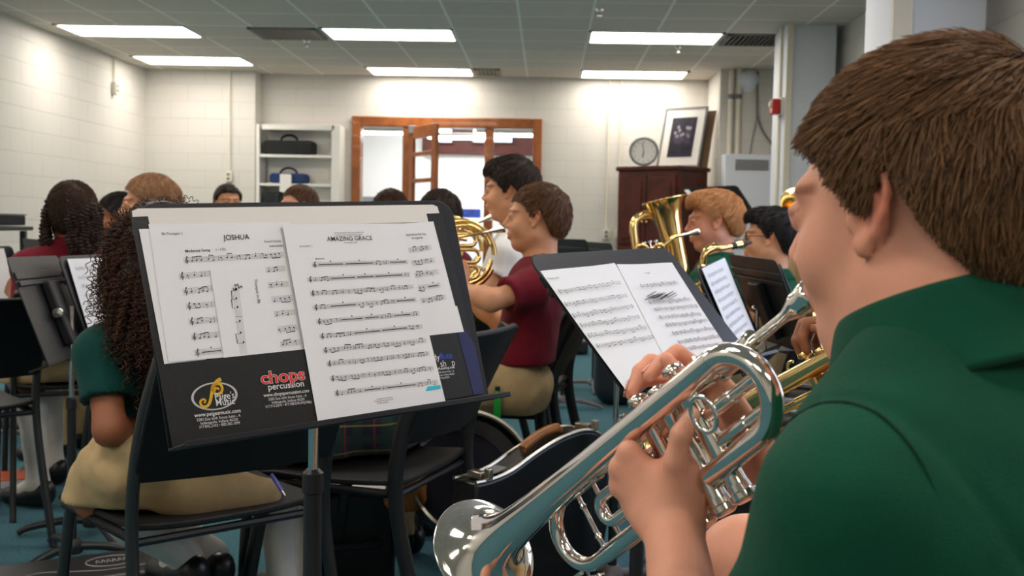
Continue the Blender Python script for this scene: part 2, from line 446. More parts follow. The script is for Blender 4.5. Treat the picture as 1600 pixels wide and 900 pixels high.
# ------------------------------------------------------------------ adjoining corridor behind the door
HY = 17.0
cb = MB().box(((DX0+DX1)/2, HY+.1, 1.4), (7, .2, 2.8)).box((DX0-2.1, (YB+HY)/2+.1, 1.4), (.2, HY-YB-.2, 2.8)).box((DX1+2.1, (YB+HY)/2+.1, 1.4), (.2, HY-YB-.2, 2.8))
struct('wall_corridor', cb, M['white'], smooth=False)
struct('ceiling_corridor', MB().box(((DX0+DX1)/2, (YB+HY)/2+.15, 2.86), (7, HY-YB+.3, .1)), M['white'], smooth=False)
bx0, bx1 = px(660, 230, HY-.06), px(850, 230, HY-.06)
struct('trim_4', MB().box(((bx0+bx1)/2, HY-.05, pz(700, 222, HY)), (bx1-bx0, .12, .38)), M['cherry'], smooth=False)
for i, (u0, u1, v0, v1) in enumerate(((684, 706, 202, 222), (740, 757, 202, 222), (770, 800, 205, 222))):
    x0, x1, z0, z1 = px(u0, 210, HY-.12), px(u1, 210, HY-.12), pz(u0, v1, HY-.12), pz(u0, v0, HY-.12)
    w = thing('window_%d' % (i+1), 'bright small transom window in the dark timber of the corridor', 'window', ((x0+x1)/2, HY-.12, z0)); w['kind'] = 'structure'
    obj('window_frame', MB().box(((x0+x1)/2, HY-.13, (z0+z1)/2), (x1-x0+.06, .04, z1-z0+.06)), M['cherry'], w, smooth=False)
    obj('pane', MB().box(((x0+x1)/2, HY-.16, (z0+z1)/2), (x1-x0, .02, z1-z0)), mat('daylit_pane', (214, 232, 255), .3, emit=2.2), w, smooth=False)
for i, (x, y) in enumerate(((px(590, 200, 15), 14.6), (px(725, 200, 15), 15.2), (px(810, 200, 15), 14.6))):
    l = thing('ceiling_light', ['fluorescent strip light seen through the left sidelight of the door', 'fluorescent strip light above the corridor seen through the open door', 'fluorescent strip light seen through the right sidelight of the door'][i], 'ceiling light', (x, y, 2.22))
    obj('housing', MB().box((x, y, 2.285), (1.1, .2, .05)).box((x-.4, y, 2.55), (.02, .02, .5)).box((x+.4, y, 2.55), (.02, .02, .5)), M['white'], l, smooth=False, bevel=.005)
    obj('tube', MB().box((x, y, 2.245), (1.04, .15, .03)), mat('corridor_tube', (255, 250, 240), .5, emit=30), l, smooth=False, bevel=.01)
for i, (x, y) in enumerate(((DX0+.2, 15.6), ((DX0+DX1)/2, 15.6), (DX1-.2, 15.6))):  # fill panels added out of view to brighten the corridor
    l = thing('ceiling_light', 'unseen light panel added to brighten the corridor', 'ceiling light', (x, y, 2.80), 'added corridor fill panels')
    obj('trim_frame', MB().box((x, y, 2.797), (.64, 1.24, .02)), M['white'], l, smooth=False); obj('diffuser', MB().box((x, y, 2.784), (.58, 1.18, .006)), mat('corridor_fill_panel', (246, 248, 255), .5, emit=16), l, smooth=False)
sx = px(580, 280, 16)
ob = thing('drinking_fountain', 'white wall unit beyond the left sidelight of the door', 'fountain', (sx, 16.6, .6))
obj('basin', MB().prism(rrect(.7, .45, .06, cx=sx, cy=16.7), (0, 0, .95), (1, 0, 0), (0, 1, 0), (0, 0, 1), .32), M['bluewhite'], ob, bevel=.02)
obj('back_panel', MB().box((sx, 16.95, .9), (.8, .08, 1.1)), M['grey'], ob, bevel=.01)
x, z = px(735, 333, HY), pz(735, 333, HY)
po = thing('poster', 'white notice with a blue picture strip on the corridor wall', 'poster', (x, HY-.01, z-.6))
obj('sheet', MB().box((x, HY-.012, z-.3), (.34, .012, .8)), M['paper'], po, smooth=False)
obj('picture_strip', MB().box((x, HY-.022, z), (.32, .01, .13)), mat('blue_print', (36, 66, 150), .4, var=.6, vscale=14), po, smooth=False)
# ------------------------------------------------------------------ oak door set
d = thing('door_1', 'oak framed glass door with sidelights, standing open', 'door', ((DX0+DX1)/2, YB, 0)); d['kind'] = 'structure'
fr = MB(); ft = .11
ya, yd = YB+.05, .2
xa, xb = px(629, 250), px(757, 250)     # the two posts
xa2, xb2 = px(641, 250), px(771, 250)
lx0, rx1 = DX0+.11, DX1-.11
fr.box(((DX0+lx0)/2, ya, DZ/2), (lx0-DX0, yd, DZ)).box(((DX1+rx1)/2, ya, DZ/2), (DX1-rx1, yd, DZ))
fr.box(((lx0+rx1)/2, ya, DZ-.06), (rx1-lx0-.002, yd-.004, .12))
fr.box(((xa+xa2)/2, ya, DZ/2-.062), (xa2-xa, .16, DZ-.125)).box(((xb+xb2)/2, ya, DZ/2-.062), (xb2-xb, .16, DZ-.125))
fr.box(((lx0+xa)/2, ya, .4), (xa-lx0, .08, .8)).box(((rx1+xb2)/2, ya, .4), (rx1-xb2, .08, .8))
obj('door_frame', fr, M['wood'], d, smooth=False, bevel=.01)
obj('sidelight_glass', MB().box(((lx0+xa)/2, ya, (DZ+.7)/2), (xa-lx0, .008, DZ-.9)), M['glass'], d, smooth=False)
obj('sidelight_glass', MB().box(((rx1+xb2)/2, ya, (DZ+.7)/2), (rx1-xb2, .008, DZ-.9)), M['glass'], d, smooth=False)
H0 = A3((xa2, YB-.05, 0)); H1 = Y_(683, 250, 12.36); H1[2] = 0; ed = nrm(H1-H0); en = A3((ed[1], -ed[0], 0)); LW = np.linalg.norm(H1-H0); LH = DZ-.13
R = np.array([ed, en, (0, 0, 1)]).T
lf = MB()
def leafbox(a0, a1, z0, z1, t): lf.box(H0+ed*(a0+a1)/2+A3((0, 0, (z0+z1)/2)), (a1-a0, t, z1-z0), R)
leafbox(0, .12, .01, LH, .045); leafbox(LW-.12, LW, .01, LH, .045); leafbox(.12, LW-.12, LH-.14, LH, .045); leafbox(.12, LW-.12, .01, .3, .045)
for z in (.62, .93, 1.24, 1.55, 1.86): leafbox(.12, LW-.12, z-.025, z+.025, .04)
lo = obj('door_leaf', lf, M['wood'], d, smooth=False, bevel=.006)
lf = MB(); leafbox(.12, LW-.12, .3, LH-.14, .008); obj('pane', lf, M['glass'], lo, smooth=False)
lf = MB(); lf.tube([H0+ed*(LW-.06)-en*.09+A3((0, 0, 1.0)), H0+ed*(LW-.06)+en*.09+A3((0, 0, 1.0))], .012).lathe([(0, -.03), (.025, -.025), (.03, 0), (.025, .025), (0, .03)], H0+ed*(LW-.06)+en*.09+A3((0, 0, 1.0)), en).lathe([(0, -.03), (.025, -.025), (.03, 0), (.025, .025), (0, .03)], H0+ed*(LW-.06)-en*.09+A3((0, 0, 1.0)), en)
obj('door_handle', lf, M['brass'], lo)
q = Y_(645, 203, YB-.12)
obj('door_closer', MB().box(q, (.09, .12, .1)).beam(q, q+A3((.3, -.25, .03)), .02, .015), M['grey'], d, bevel=.012)
# ------------------------------------------------------------------ ceiling fittings
def clight(c0, r0, label):
    x, y = gx(c0)+GT, gy(r0)+GT/2
    l = thing('ceiling_light', label, 'ceiling light', (x, y, CEIL))
    f = MB()
    for sx, sy, w, h in ((0, -1, 1.22, .03), (0, 1, 1.22, .03), (-1, 0, .03, .61), (1, 0, .03, .61)):
        f.box((x+sx*.595, y+sy*.29, CEIL-.006), (w if sy else .03, h if sx else .03, .012))
    obj('trim_frame', f, M['white'], l, smooth=False)
    obj('diffuser', MB().box((x, y, CEIL-.004), (1.17, .56, .006)), M['lamp'], l, smooth=False)
    return l
clight(-1, 2, 'recessed fluorescent panel nearest the left wall, front row'); clight(3, 2, 'recessed fluorescent panel in the front row between two air vents')
clight(7, 2, 'recessed fluorescent panel in the front row towards the columns'); clight(-1, 5, 'recessed fluorescent panel against the block pier on the left')
clight(3, 6, 'recessed fluorescent panel above the oak door'); clight(7, 6, 'recessed fluorescent panel above the clock and cabinet')
for r in (-3, -8, -13, -17):
    for c in (-1, 3, 7): clight(c, r, 'recessed fluorescent panel overhead, out of the picture')['group'] = 'ceiling panels nearer the camera'
def vent(x, y, w, dpt, label, m):
    t = thing('air_vent', label, 'vent', (x, y, CEIL)); f = MB()
    for sx, sy in ((0, -1), (0, 1), (-1, 0), (1, 0)): f.box((x+sx*(w/2-.015), y+sy*(dpt/2-.015), CEIL-.008), (w if sy else .03, dpt if sx else .03, .016))
    obj('frame', f, m, t, smooth=False)
    s = MB(); n = int(w/.045)
    for k in range(n):
        xx = x-w/2+.04+(w-.08)*k/(n-1); s.box((xx, y, CEIL-.012), (.006, dpt-.05, .028), np.array([[.8, 0, .6], [0, 1, 0], [-.6, 0, .8]]))
    obj('louvre', s, m, t, smooth=False)
    obj('duct_back', MB().box((x, y, CEIL-.002), (w-.04, dpt-.04, .003)), M['black'], t, smooth=False)
vm = mat('vent_metal', (120, 116, 106), .5)
vent(gx(2.5)-.05, gy(2.55), .62, .58, 'slotted ceiling air vent left of the middle light', vm); vent(gx(9.55), gy(2.55), .62, .58, 'slotted ceiling air vent by the column', vm)
vent(*Z_(762, 112, CEIL)[:2], .3, .5, 'small beige return grille near the back wall', mat('beige_grille', (168, 156, 138), .6))
for i, (u, v) in enumerate(((479, 70), (1060, 79), (937, 20))):
    p = Z_(u, v-6, CEIL)
    t = thing('sprinkler_head', ['ceiling sprinkler beside the left air vent', 'ceiling sprinkler behind the right-hand light', 'ceiling sprinkler in front of the right-hand light'][i], 'sprinkler', p)
    obj('escutcheon', MB().lathe([(0, 0), (.035, 0), (.03, -.012), (0, -.012)], p, (0, 0, 1), 16), M['chrome'], t)
    obj('nozzle', MB().tube([p, p-A3((0, 0, .05))], .011).lathe([(0, 0), (.025, 0), (.025, .004), (0, .004)], p-A3((0, 0, .055)), (0, 0, 1), 12), M['chrome'], t)
# ------------------------------------------------------------------ wall fittings
def conduit(name, label, u, v0, v1, y, box, side=False, r=.012, m='cream'):
    if side:
        o = np.array([0, 0, CZ]); rr = W(u, v1, 1)-o; p = o+rr*(XL+.02)/rr[0]; n = A3((1, 0, 0)); ey = A3((0, 1, 0))
    else: p = Y_(u, v1, y-.02); n = A3((0, -1, 0)); ey = A3((1, 0, 0))
    t = thing(name, label, 'conduit', p)
    top = p.copy(); top[2] = CEIL-.005 if v0 is None else pz(u, v0, y)
    obj('pipe', MB().tube([p, top], r), M[m], t)
    if box:
        b = obj('outlet_box', MB().box(p+n*.01, (.075, .05, .12) if not side else (.05, .075, .14)), M['cream'], t, bevel=.005)
        obj('socket', MB().box(p+n*.036+A3((0, 0, .025)), (.035, .006, .03) if not side else (.006, .035, .03)).box(p+n*.036-A3((0, 0, .025)), (.035, .006, .03) if not side else (.006, .035, .03)), mat('socket_red', (190, 90, 50), .5) if u == 966 else M['grey'], b)
conduit('wall_conduit', 'short cable conduit with an outlet box high on the left wall', 179, None, 138, 0, True, side=True)
conduit('wall_conduit', 'long white conduit down the block pier left of the shelves', 358, None, 276, 12.78, True)
conduit('wall_conduit', 'cream conduit down the back wall right of the oak door', 947, None, 366, YB, True)
conduit('wall_conduit', 'cream conduit ending in a red outlet beside the cabinet', 966, None, 366, YB, True, r=.01)
for i, (u, l) in enumerate(((1142, 'grey riser pipe nearest the block return in the alcove'), (1154, 'grey riser pipe beside the round white fixture'))):
    x = px(u, 150, 12.08)
    t = thing('riser_pipe', l, 'pipe', (x, 12.08, 0))
    obj('pipe', MB().tube([(x, 12.08, .01), (x, 12.08, CEIL-.005)], .028), M['cream'], t)
    obj('coupling', MB().lathe([(.028, 0), (.036, .005), (.036, .05), (.028, .055)], (x, 12.08, pz(u, 155, 12.08)), (0, 0, 1), 16), M['grey'], t)
p = Y_(1170, 124, 12.06)
t = thing('wall_speaker', 'round white fixture at the top of the alcove', 'speaker', p)
obj('dome', MB().lathe([(0, .12), (.06, .11), (.1, .07), (.115, .02), (.115, 0), (0, 0)], p+A3((0, .05, 0)), (0, -1, 0), 24), M['bluewhite'], t)
obj('rim', MB().lathe([(.11, 0), (.125, .005), (.125, .02), (.11, .025)], p+A3((0, .05, 0)), (0, -1, 0), 24), M['white'], t)
cbl = [Y_(u, v, 12.08) for u, v in ((1184, 112), (1183, 150), (1184, 182), (1192, 205), (1207, 228), (1212, 250))]
props(obj('cable', MB().tube(crv(cbl, 6), .012), M['grey'], loc=cbl[-1]), 'thick grey cable curving down the alcove wall', 'cable')
cbl = [Y_(u, v, 12.09) for u, v in ((1183, 130), (1182, 185), (1176, 215), (1171, 243))]
props(obj('cable', MB().tube(crv(cbl, 6), .006), M['grey'], loc=cbl[-1]), 'thin wire hanging down to the white wall unit', 'cable')
x0, x1, z1 = px(1130, 300, 11.9), px(1206, 300, 11.9), pz(1160, 241, 11.9)
t = thing('unit_ventilator', 'tall cool-white metal unit with slotted grilles in the alcove', 'ventilator', ((x0+x1)/2, 11.97, 0))
obj('cabinet', MB().box(((x0+x1)/2, 11.98, z1/2+.005), (x1-x0, .24, z1-.01)), M['bluewhite'], t, bevel=.015)
for v0, v1 in ((250, 265), (375, 388)):
    za, zb = pz(1160, v1, 11.85), pz(1160, v0, 11.85); g = MB()
    for k in range(7): g.box(((x0+x1)/2+.03, 11.855, za+(zb-za)*k/6), ((x1-x0)*.68, .012, .01))
    obj('grille', g, M['grey'], t, smooth=False)
obj('panel', MB().box(((x0+x1)/2, 11.857, z1*.42), ((x1-x0)*.86, .008, z1*.5)), M['bluewhite'], t, bevel=.003)
p = Y_(1211, 167, 9.55)
t = thing('fire_alarm', 'red fire alarm strobe on the side of the column', 'alarm', p)
obj('housing', MB().box((cx0-.06, 9.55, p[2]), (.07, .13, .13)), mat('alarm_red', (196, 34, 26), .4), t, bevel=.012)
obj('mount_plate', MB().box((cx0-.013, 9.55, p[2]), (.02, .15, .15)), M['white'], t)
obj('strobe', MB().box((cx0-.1, 9.53, p[2]+.02), (.03, .05, .05)), M['white'], t, bevel=.008)
# ------------------------------------------------------------------ shelves and what stands on them
sy, sd = 12.72, .31
x0, x1, z1 = PXR+.03, px(531, 250, sy), pz(470, 195, sy)
t = thing('bookshelf', 'white open bookshelf against the back wall beside the block pier', 'bookshelf', ((x0+x1)/2, sy+sd/2, 0))
obj('side_panel', MB().box((x0+.02, sy+sd/2, z1/2), (.04, sd, z1)), M['white'], t, smooth=False, bevel=.004)
obj('side_panel', MB().box((x1-.05, sy+sd/2, z1/2), (.1, sd, z1)), M['white'], t, smooth=False, bevel=.004)
obj('top', MB().box(((x0+x1)/2, sy+sd/2, z1-.03), (x1-x0-.141, sd, .06)), M['white'], t, smooth=False, bevel=.004)
obj('back_panel', MB().box(((x0+x1)/2, sy+sd-.01, z1/2), (x1-x0-.141, .015, z1-.07)), M['white'], t, smooth=False)
SZ = [pz(470, v, sy) for v in (244, 289, 336)]
for z in SZ+[.1, SZ[2]-.36]: obj('shelf', MB().box(((x0+.04+x1-.1)/2, sy+sd/2-.01, z), (x1-x0-.142, sd-.04, .03)), M['white'], t, smooth=False, bevel=.003)
def icase(name, label, u0, u1, v0, z, col, hl=True, split=.65):
    xa, xb = px(u0, 250, sy+.1), px(u1, 250, sy+.1); h = pz(u0, v0, sy)-z-.015; zc = z+.016
    t = thing(name, label, 'instrument case', ((xa+xb)/2, sy+.14, zc)); m = mat(name+'_fabric', col, .8, bump=.3, bscale=200)
    obj('body', MB().prism(rrect(xb-xa, h, min(.05, h*.35), cx=(xa+xb)/2, cy=zc+h/2), (0, sy+.03, 0), (1, 0, 0), (0, 0, 1), (0, 1, 0), .2), m, t, bevel=.015, seg=3)
    obj('pocket', MB().prism(rrect((xb-xa)*.3, h*.8, .03, cx=xb-(xb-xa)*.18, cy=zc+h*.46), (0, sy+.005, 0), (1, 0, 0), (0, 0, 1), (0, 1, 0), .03), m, t, bevel=.01)
    xm = (xa+xb)/2
    if hl: obj('handle', MB().tube([(xm+.1*math.cos(a)-.01, sy+.12, zc+h-.005+.07*math.sin(a)) for a in np.linspace(0, PI, 9)], .014), M['blackcloth'], t)
icase('trumpet_case', 'black soft instrument case on the upper shelf', 413, 492, 218, SZ[0], (18, 20, 20))
icase('clarinet_case', 'small blue instrument case on the middle shelf', 423, 481, 270, SZ[1], (24, 48, 96))
icase('horn_case', 'dark instrument case on the lowest shelf in view', 413, 440, 298, SZ[2], (26, 34, 38), False)
p0, p1 = Y_(437, 300, sy-.012), Y_(455, 272, sy-.012)
props(obj('hanging_card', MB().prism(rrect(p1[0]-p0[0], p1[2]-p0[2], .015, cx=(p0[0]+p1[0])/2, cy=(p0[2]+p1[2])/2), (0, sy-.008, 0), (1, 0, 0), (0, 0, 1), (0, 1, 0), .004), M['white'], loc=p0), 'small white card hanging at the front of the middle bookshelf', 'card')
# ------------------------------------------------------------------ corner cabinet with clock and picture
e0 = Y_(1060, 300, 11.75); e0[2] = 0; th = math.radians(40)
fx = A3((-math.cos(th), math.sin(th), 0)); sxv = A3((math.sin(th), math.cos(th), 0)); CW, CD = .8, .58; CH = pz(1060, 258, 11.75)
cc = e0+fx*CW/2+sxv*CD/2; R = np.array([fx, sxv, (0, 0, 1)]).T
t = thing('cabinet', 'dark cherry wood cabinet set across the back corner', 'cabinet', cc)
obj('body', MB().box(cc+A3((0, 0, CH/2-.02)), (CW, CD, CH-.06), R), M['cherry'], t, smooth=False, bevel=.006)
obj('cornice', MB().box(cc+A3((0, 0, CH-.025)), (CW+.05, CD+.05, .05), R), M['cherry'], t, smooth=False, bevel=.015)
obj('plinth', MB().box(cc+A3((0, 0, .045)), (CW+.03, CD+.03, .085), R), M['cherry'], t, smooth=False, bevel=.01)
for k in (-1, 1):
    dc = cc+fx*k*.19-sxv*(CD/2+.012)
    for z0, z1 in ((CH*.5, CH-.1), (.12, CH*.48)):
        dd = obj('door', MB().box(dc+A3((0, 0, (z0+z1)/2)), (.37, .022, z1-z0), R), M['cherry'], t, smooth=False, bevel=.004)
        obj('raised_panel', MB().box(dc-sxv*.014+A3((0, 0, (z0+z1)/2)), (.26, .016, z1-z0-.12), R), M['cherry'], dd, smooth=False, bevel=.012)
        kp = dc-fx*k*.16-sxv*.012+A3((0, 0, z0+.25 if z0 > .5 else z1-.2))
        obj('knob', MB().lathe([(0, .03), (.012, .028), (.014, .02), (.006, .012), (.006, 0)], kp, -sxv, 12), M['brass'], dd)
p = Y_(1006, 234, 12.1); p[2] = CH+.16
cx_ = nrm(A3((-.12, -1, .12)))
t = thing('wall_clock', 'round wall clock with a white face standing on the cabinet', 'clock', p-A3((0, 0, .16)))
obj('rim', MB().lathe([(.135, 0), (.158, .005), (.162, .025), (.152, .04), (.14, .038), (.136, .02)], p, cx_, 40), M['grey'], t)
obj('face', MB().lathe([(0, .016), (.138, .016), (.138, .008), (0, .008)], p, cx_, 40), M['white'], t)
ex_, ey_, ez_ = basis(cx_); ha = MB()
for a, l, w in ((-10, .1, .008), (-170, .07, .011)):
    dv = ex_*math.sin(math.radians(a))+ey_*math.cos(math.radians(a)); ha.beam(p+ez_*.02, p+ez_*.02+dv*l, w, .003, ez_)
obj('hands', ha, M['black'], t, smooth=False)
mk = MB()
for k in range(12):
    a = 2*PI*k/12; dv = ex_*math.sin(a)+ey_*math.cos(a)
    text_mb(str(k or 12), .026, p+ez_*.0165+dv*.11-ey_*.009, ex_, ey_, align='CENTER', mb=mk)
obj('numerals', mk, M['ink'], t, smooth=False)
# picture leaning back
b1 = W(1092, 250, 12.0); b1[2] = CH+.004; wv = .53; ex = nrm(cam2w(.8, -.6, 0, False)*A3((1, 1, 0))); hh_ = .71
bk_ = nrm(cam2w(.6, .8, 0, False)*A3((1, 1, 0))); up = nrm(A3((0, 0, 1))*.961+bk_*.276); ez = np.cross(ex, up)
fo = b1-ex*wv
t = thing('picture_frame', 'framed dark group photograph with a white mat leaning on the cabinet', 'picture', fo+ex*wv/2)
fm = MB()
for a0, a1, c0, c1 in ((0, wv, 0, .022), (0, wv, hh_-.022, hh_), (0, .022, 0, hh_), (wv-.022, wv, 0, hh_)):
    fm.box(fo+ex*(a0+a1)/2+up*(c0+c1)/2+ez*.0, (a1-a0, c1-c0, .025), np.array([ex, up, ez]).T)
obj('frame', fm, M['grey'], t, smooth=False, bevel=.003)
obj('mat_board', MB().box(fo+ex*wv/2+up*hh_/2, (wv-.04, hh_-.04, .01), np.array([ex, up, ez]).T), M['white'], t, smooth=False)
obj('photograph', MB().box(fo+ex*wv/2+up*hh_*.5+ez*.007, (wv*.58, hh_*.66, .004), np.array([ex, up, ez]).T), mat('dark_photo', (52, 48, 66), .3, var=.5, vscale=12, col2=(30, 28, 40)), t, smooth=False)
fg = MB(); rr = random.Random(4)
for k in range(13):
    a, c = rr.uniform(.3, .7), rr.uniform(.5, .68); q = fo+ex*wv*a+up*hh_*c+ez*.0095
    fg.add([q+(ex*math.cos(x)*.017+up*math.sin(x)*.022) for x in np.linspace(0, 2*PI, 9)[:-1]], [tuple(range(8))])
    fg.add([q-up*.024+ex*x*.02+up*y for x, y in ((-.5, 0), (.5, 0), (1.1, -.07), (-1.1, -.07))], [(0, 1, 2, 3)], 1)
obj('figures', fg, [mat('photo_faces', (168, 160, 170), .4), mat('photo_suits', (70, 66, 82), .4)], t, smooth=False)
bo = fo-ez*.05+ex*.08
props(obj('board', MB().box(bo+ex*wv/2+up*(hh_/2-.01)-ez*.01, (wv-.02, hh_-.04, .02), np.array([ex, up, ez]).T), mat('brown_board', (112, 84, 58), .7), loc=bo), 'brown board leaning behind the framed photograph', 'board')
# ------------------------------------------------------------------ people
def skin_mat(name, col, sss=True):
    m = mat(name, col, .48, tint=True, bump=.12, bscale=700, var=.06, vscale=30, spec=.35)
    b = m.node_tree.nodes['Principled BSDF']; b.inputs['Subsurface Weight'].default_value = .12
    b.inputs['Subsurface Radius'].default_value = (.012, .005, .003); b.inputs['Subsurface Scale'].default_value = 1
    return m
def hair_mat(name, c1, c2, rough=.5):
    m = mat(name, c1, rough, spec=.25); nt = m.node_tree; b = nt.nodes['Principled BSDF']
    hi = nt.nodes.new('ShaderNodeHairInfo'); mx = nt.nodes.new('ShaderNodeMix'); mx.data_type = 'RGBA'
    mx.inputs[6].default_value = lin(c1); mx.inputs[7].default_value = lin(c2)
    nt.links.new(hi.outputs['Random'], mx.inputs[0]); nt.links.new(mx.outputs[2], b.inputs['Base Color'])
    return m
def cloth(name, col, var=.12): return mat(name, col, .85, bump=.35, bscale=900, var=var, vscale=25, sheen=.05, spec=.2)
M['skin_fair'] = skin_mat('fair_skin', (228, 161, 133)); M['skin_tan'] = skin_mat('tan_skin', (214, 154, 116)); M['skin_brown'] = skin_mat('brown_skin', (150, 92, 62))
M['green'] = cloth('green_pique', (4, 75, 53)); M['darkgreen'] = cloth('dark_teal_green_pique', (5, 62, 56)); M['maroon'] = cloth('maroon_pique', (116, 20, 36)); M['whiteshirt'] = cloth('white_cotton', (226, 222, 216), .05)
M['teal'] = cloth('teal_cotton', (14, 76, 88)); M['khaki'] = cloth('khaki_twill', (186, 160, 118)); M['sock'] = cloth('white_sock', (214, 208, 200), .08)
M['eye_white'] = mat('eye_white', (226, 220, 214), .2); M['iris'] = mat('dark_iris', (50, 34, 24), .15)
M['h_brown'] = hair_mat('brown_hair', (72, 48, 31), (140, 101, 67)); M['h_dark'] = hair_mat('dark_hair', (32, 23, 18), (66, 47, 36)); M['h_mid'] = hair_mat('mid_brown_hair', (70, 46, 30), (128, 88, 58))
M['h_ginger'] = hair_mat('ginger_hair', (160, 104, 60), (214, 160, 108)); M['h_curl'] = hair_mat('curly_brown_hair', (34, 20, 14), (82, 50, 34)); M['h_black'] = hair_mat('black_hair', (16, 13, 13), (38, 30, 28))
SHOE = mat('black_shoe_leather', (18, 17, 18), .35)

def frame(f, up=(0, 0, 1), roll=0):
    f = nrm(f); r = nrm(np.cross(f, up)); u = np.cross(r, f)
    if roll:
        a = math.radians(roll); r, u = r*math.cos(a)+u*math.sin(a), u*math.cos(a)-r*math.sin(a)
    return np.array([r, f, u]).T          # columns: right, forward, up
class Head:
    def __init__(s, C, f, k=1, roll=0): s.C = A3(C); s.R = frame(f, roll=roll); s.k = k
    def P(s, x, y, z): return s.C+s.R@(A3((x, y, z))*s.k)
    def skin(s, S, jaw=1, blow=0):
        k = s.k; R = s.R; P = s.P; q = lambda *r: A3(r)*k
        S.ell(P(0, -.014, .03), q(.072, .09, .077), R, .01*k)
        S.ell(P(0, .022, -.03), q(.058*jaw, .066, .074), R, .03*k)
        S.ell(P(0, .058, -.088), q(.022, .02, .017), R, .03*k)
        S.cap(P(-.052, -.0, -.055), P(-.022, .055, -.09), .014*k, .012*k, .035*k); S.cap(P(.052, -.0, -.055), P(.022, .055, -.09), .014*k, .012*k, .035*k)
        for x in (-1, 1):
            S.ell(P(x*.036, .055, -.032), q(.026+.004*blow, .024+.005*blow, .026), R, .025*k)
            S.cap(P(x*.012, .083, .02), P(x*.042, .068, .02), .008*k, .007*k, .018*k)
        for x in (-1, 1): S.ell(P(x*.031, .091, .002), q(.015, .013, .010), R, .014*k, 's')
        for x in (-1, 1):
            S.ell(P(x*.031, .0735, .002), q(.0158, .0148, .0145), R, .003*k); S.cap(P(x*.022, .0935, .0012), P(x*.0405, .0885, .0012), .0043*k, .0036*k, .0025*k, 's')
            S.cap(P(x*.044, .081, .0075), P(x*.02, .0865, .0085), .0026*k, .0026*k, .005*k)
        S.cap(P(0, .083, .012), P(0, .104, -.024), .006*k, .0095*k, .014*k)
        for x in (-1, 1): S.ell(P(x*.0105, .093, -.03), q(.0075, .010, .007), R, .007*k)
        S.ell(P(0, .083, -.057), q(.022, .012, .014), R, .014*k)
        S.ell(P(0, .0925, -.0545), q(.019, .0065, .0052), R, .005*k); S.ell(P(0, .0915, -.0655), q(.017, .007, .006), R, .005*k)
        S.cap(P(-.02, .096, -.06), P(.02, .096, -.06), .0018*k, .0018*k, .004*k, 's')
        for x in (-1, 1):
            ba = A3((x*math.sin(.10), -math.cos(.10), 0)); bu = nrm(A3((0, -.2, 1))); o = A3((x*.0735, .003, -.006))
            E = lambda a_, b_, c_=0: P(*(o+ba*a_*.92+bu*b_*.9+A3((x*c_, 0, 0))))
            hx = [E(-.007, .0, .001), E(-.009, .013, .003), E(-.004, .025, .004), (E(.006, .031, .003)), E(.016, .026, .002), E(.0205, .013, .002), E(.0185, -.003, .002), E(.012, -.017, .002), E(.004, -.026, .002)]
            Re = R@np.array([nrm(np.cross(ba, bu)), ba, bu]).T
            S.ell(E(.006, .004, -.0035), q(.0028, .0135, .025), Re, .004*k)
            for p0, p1 in zip(hx, hx[1:]): S.cap(p0, p1, .0034*k, .0034*k, .003*k)
            ah = [E(.006, .018, .001), E(.0115, .008, .001), E(.011, -.006, .001), E(.005, -.014, .001)]
            for p0, p1 in zip(ah, ah[1:]): S.cap(p0, p1, .0026*k, .0026*k, .003*k)
            S.ell(E(.001, -.026, .001), q(.0035, .0075, .008), Re, .004*k); S.ell(E(-.009, -.007, 0), q(.0045, .005, .007), R, .005*k)
            S.ell(E(.0, .004, -.005), q(.006, .010, .022), Re, .008*k)
            S.ell(E(.001, -.002, .0045), q(.0055, .0065, .010), Re, .003*k, 's')
        return S
    def loc(s, V): return ((V-s.C)@s.R)/s.k
    def tint(s, V, T, lip=(1, .72, .70), brow=None, flush=.12):
        L = s.loc(V); near = (np.abs(L) < .13).all(1)
        g = lambda c, r: np.exp(-(((L-A3(c))/A3(r))**2).sum(1)*.9)
        w = np.clip(g((0, .093, -.0555), (.017, .014, .0045))+g((0, .092, -.066), (.016, .014, .0055)), 0, 1)*near
        T *= 1-w[:, None]*(1-A3(lip))
        for x in (-1, 1):
            w = np.clip(g((x*.04, .06, -.03), (.022, .03, .02)), 0, 1)*near*flush; T *= 1-w[:, None]*A3((0, .5, .5))
            w = np.clip(g((x*.082, -.016, -.004), (.012, .02, .032)), 0, 1)*near; T *= 1-w[:, None]*A3((.02, .34, .36))
            if brow is not None:
                c = np.where(np.abs(L[:, 0]*x-.031) < .02, 1, np.exp(-((np.abs(L[:, 0]*x-.031)-.02)/.003)**2)); zz = .022-.09*np.clip(L[:, 0]*x-.034, 0, 1)*1.5
                w = c*np.exp(-((L[:, 2]-zz)/.0042)**4)*(L[:, 1] > .03)*near*.9; T *= 1-w[:, None]*(1-A3(brow))
                xx = (L[:, 0]*x-.0315)/.0145; w = (np.abs(xx) < 1)*np.exp(-((L[:, 2]-.0078+.0035*xx**2)/.0019)**2)*(L[:, 1] > .06)*near*.85; T *= 1-w[:, None]*.8
        return T
    def eyes(s, parent, lid=.35, look=0):
        for x in (-1, 1):
            e = MB(); c = s.P(x*.031, .0748, .0015); f = s.R[:, 1]; k = s.k
            e.lathe([(.0128*k*math.sin(a), .0128*k*math.cos(a)) for a in np.linspace(.02, PI-.02, 13)], c, f, 16)
            o = obj('eye', e, [M['eye_white'], M['iris']], parent)
            for p in o.data.polygons:
                v = A3(p.center)+A3(wloc(parent))-c
                if np.dot(v, f) > .0100*k: p.material_index = 1
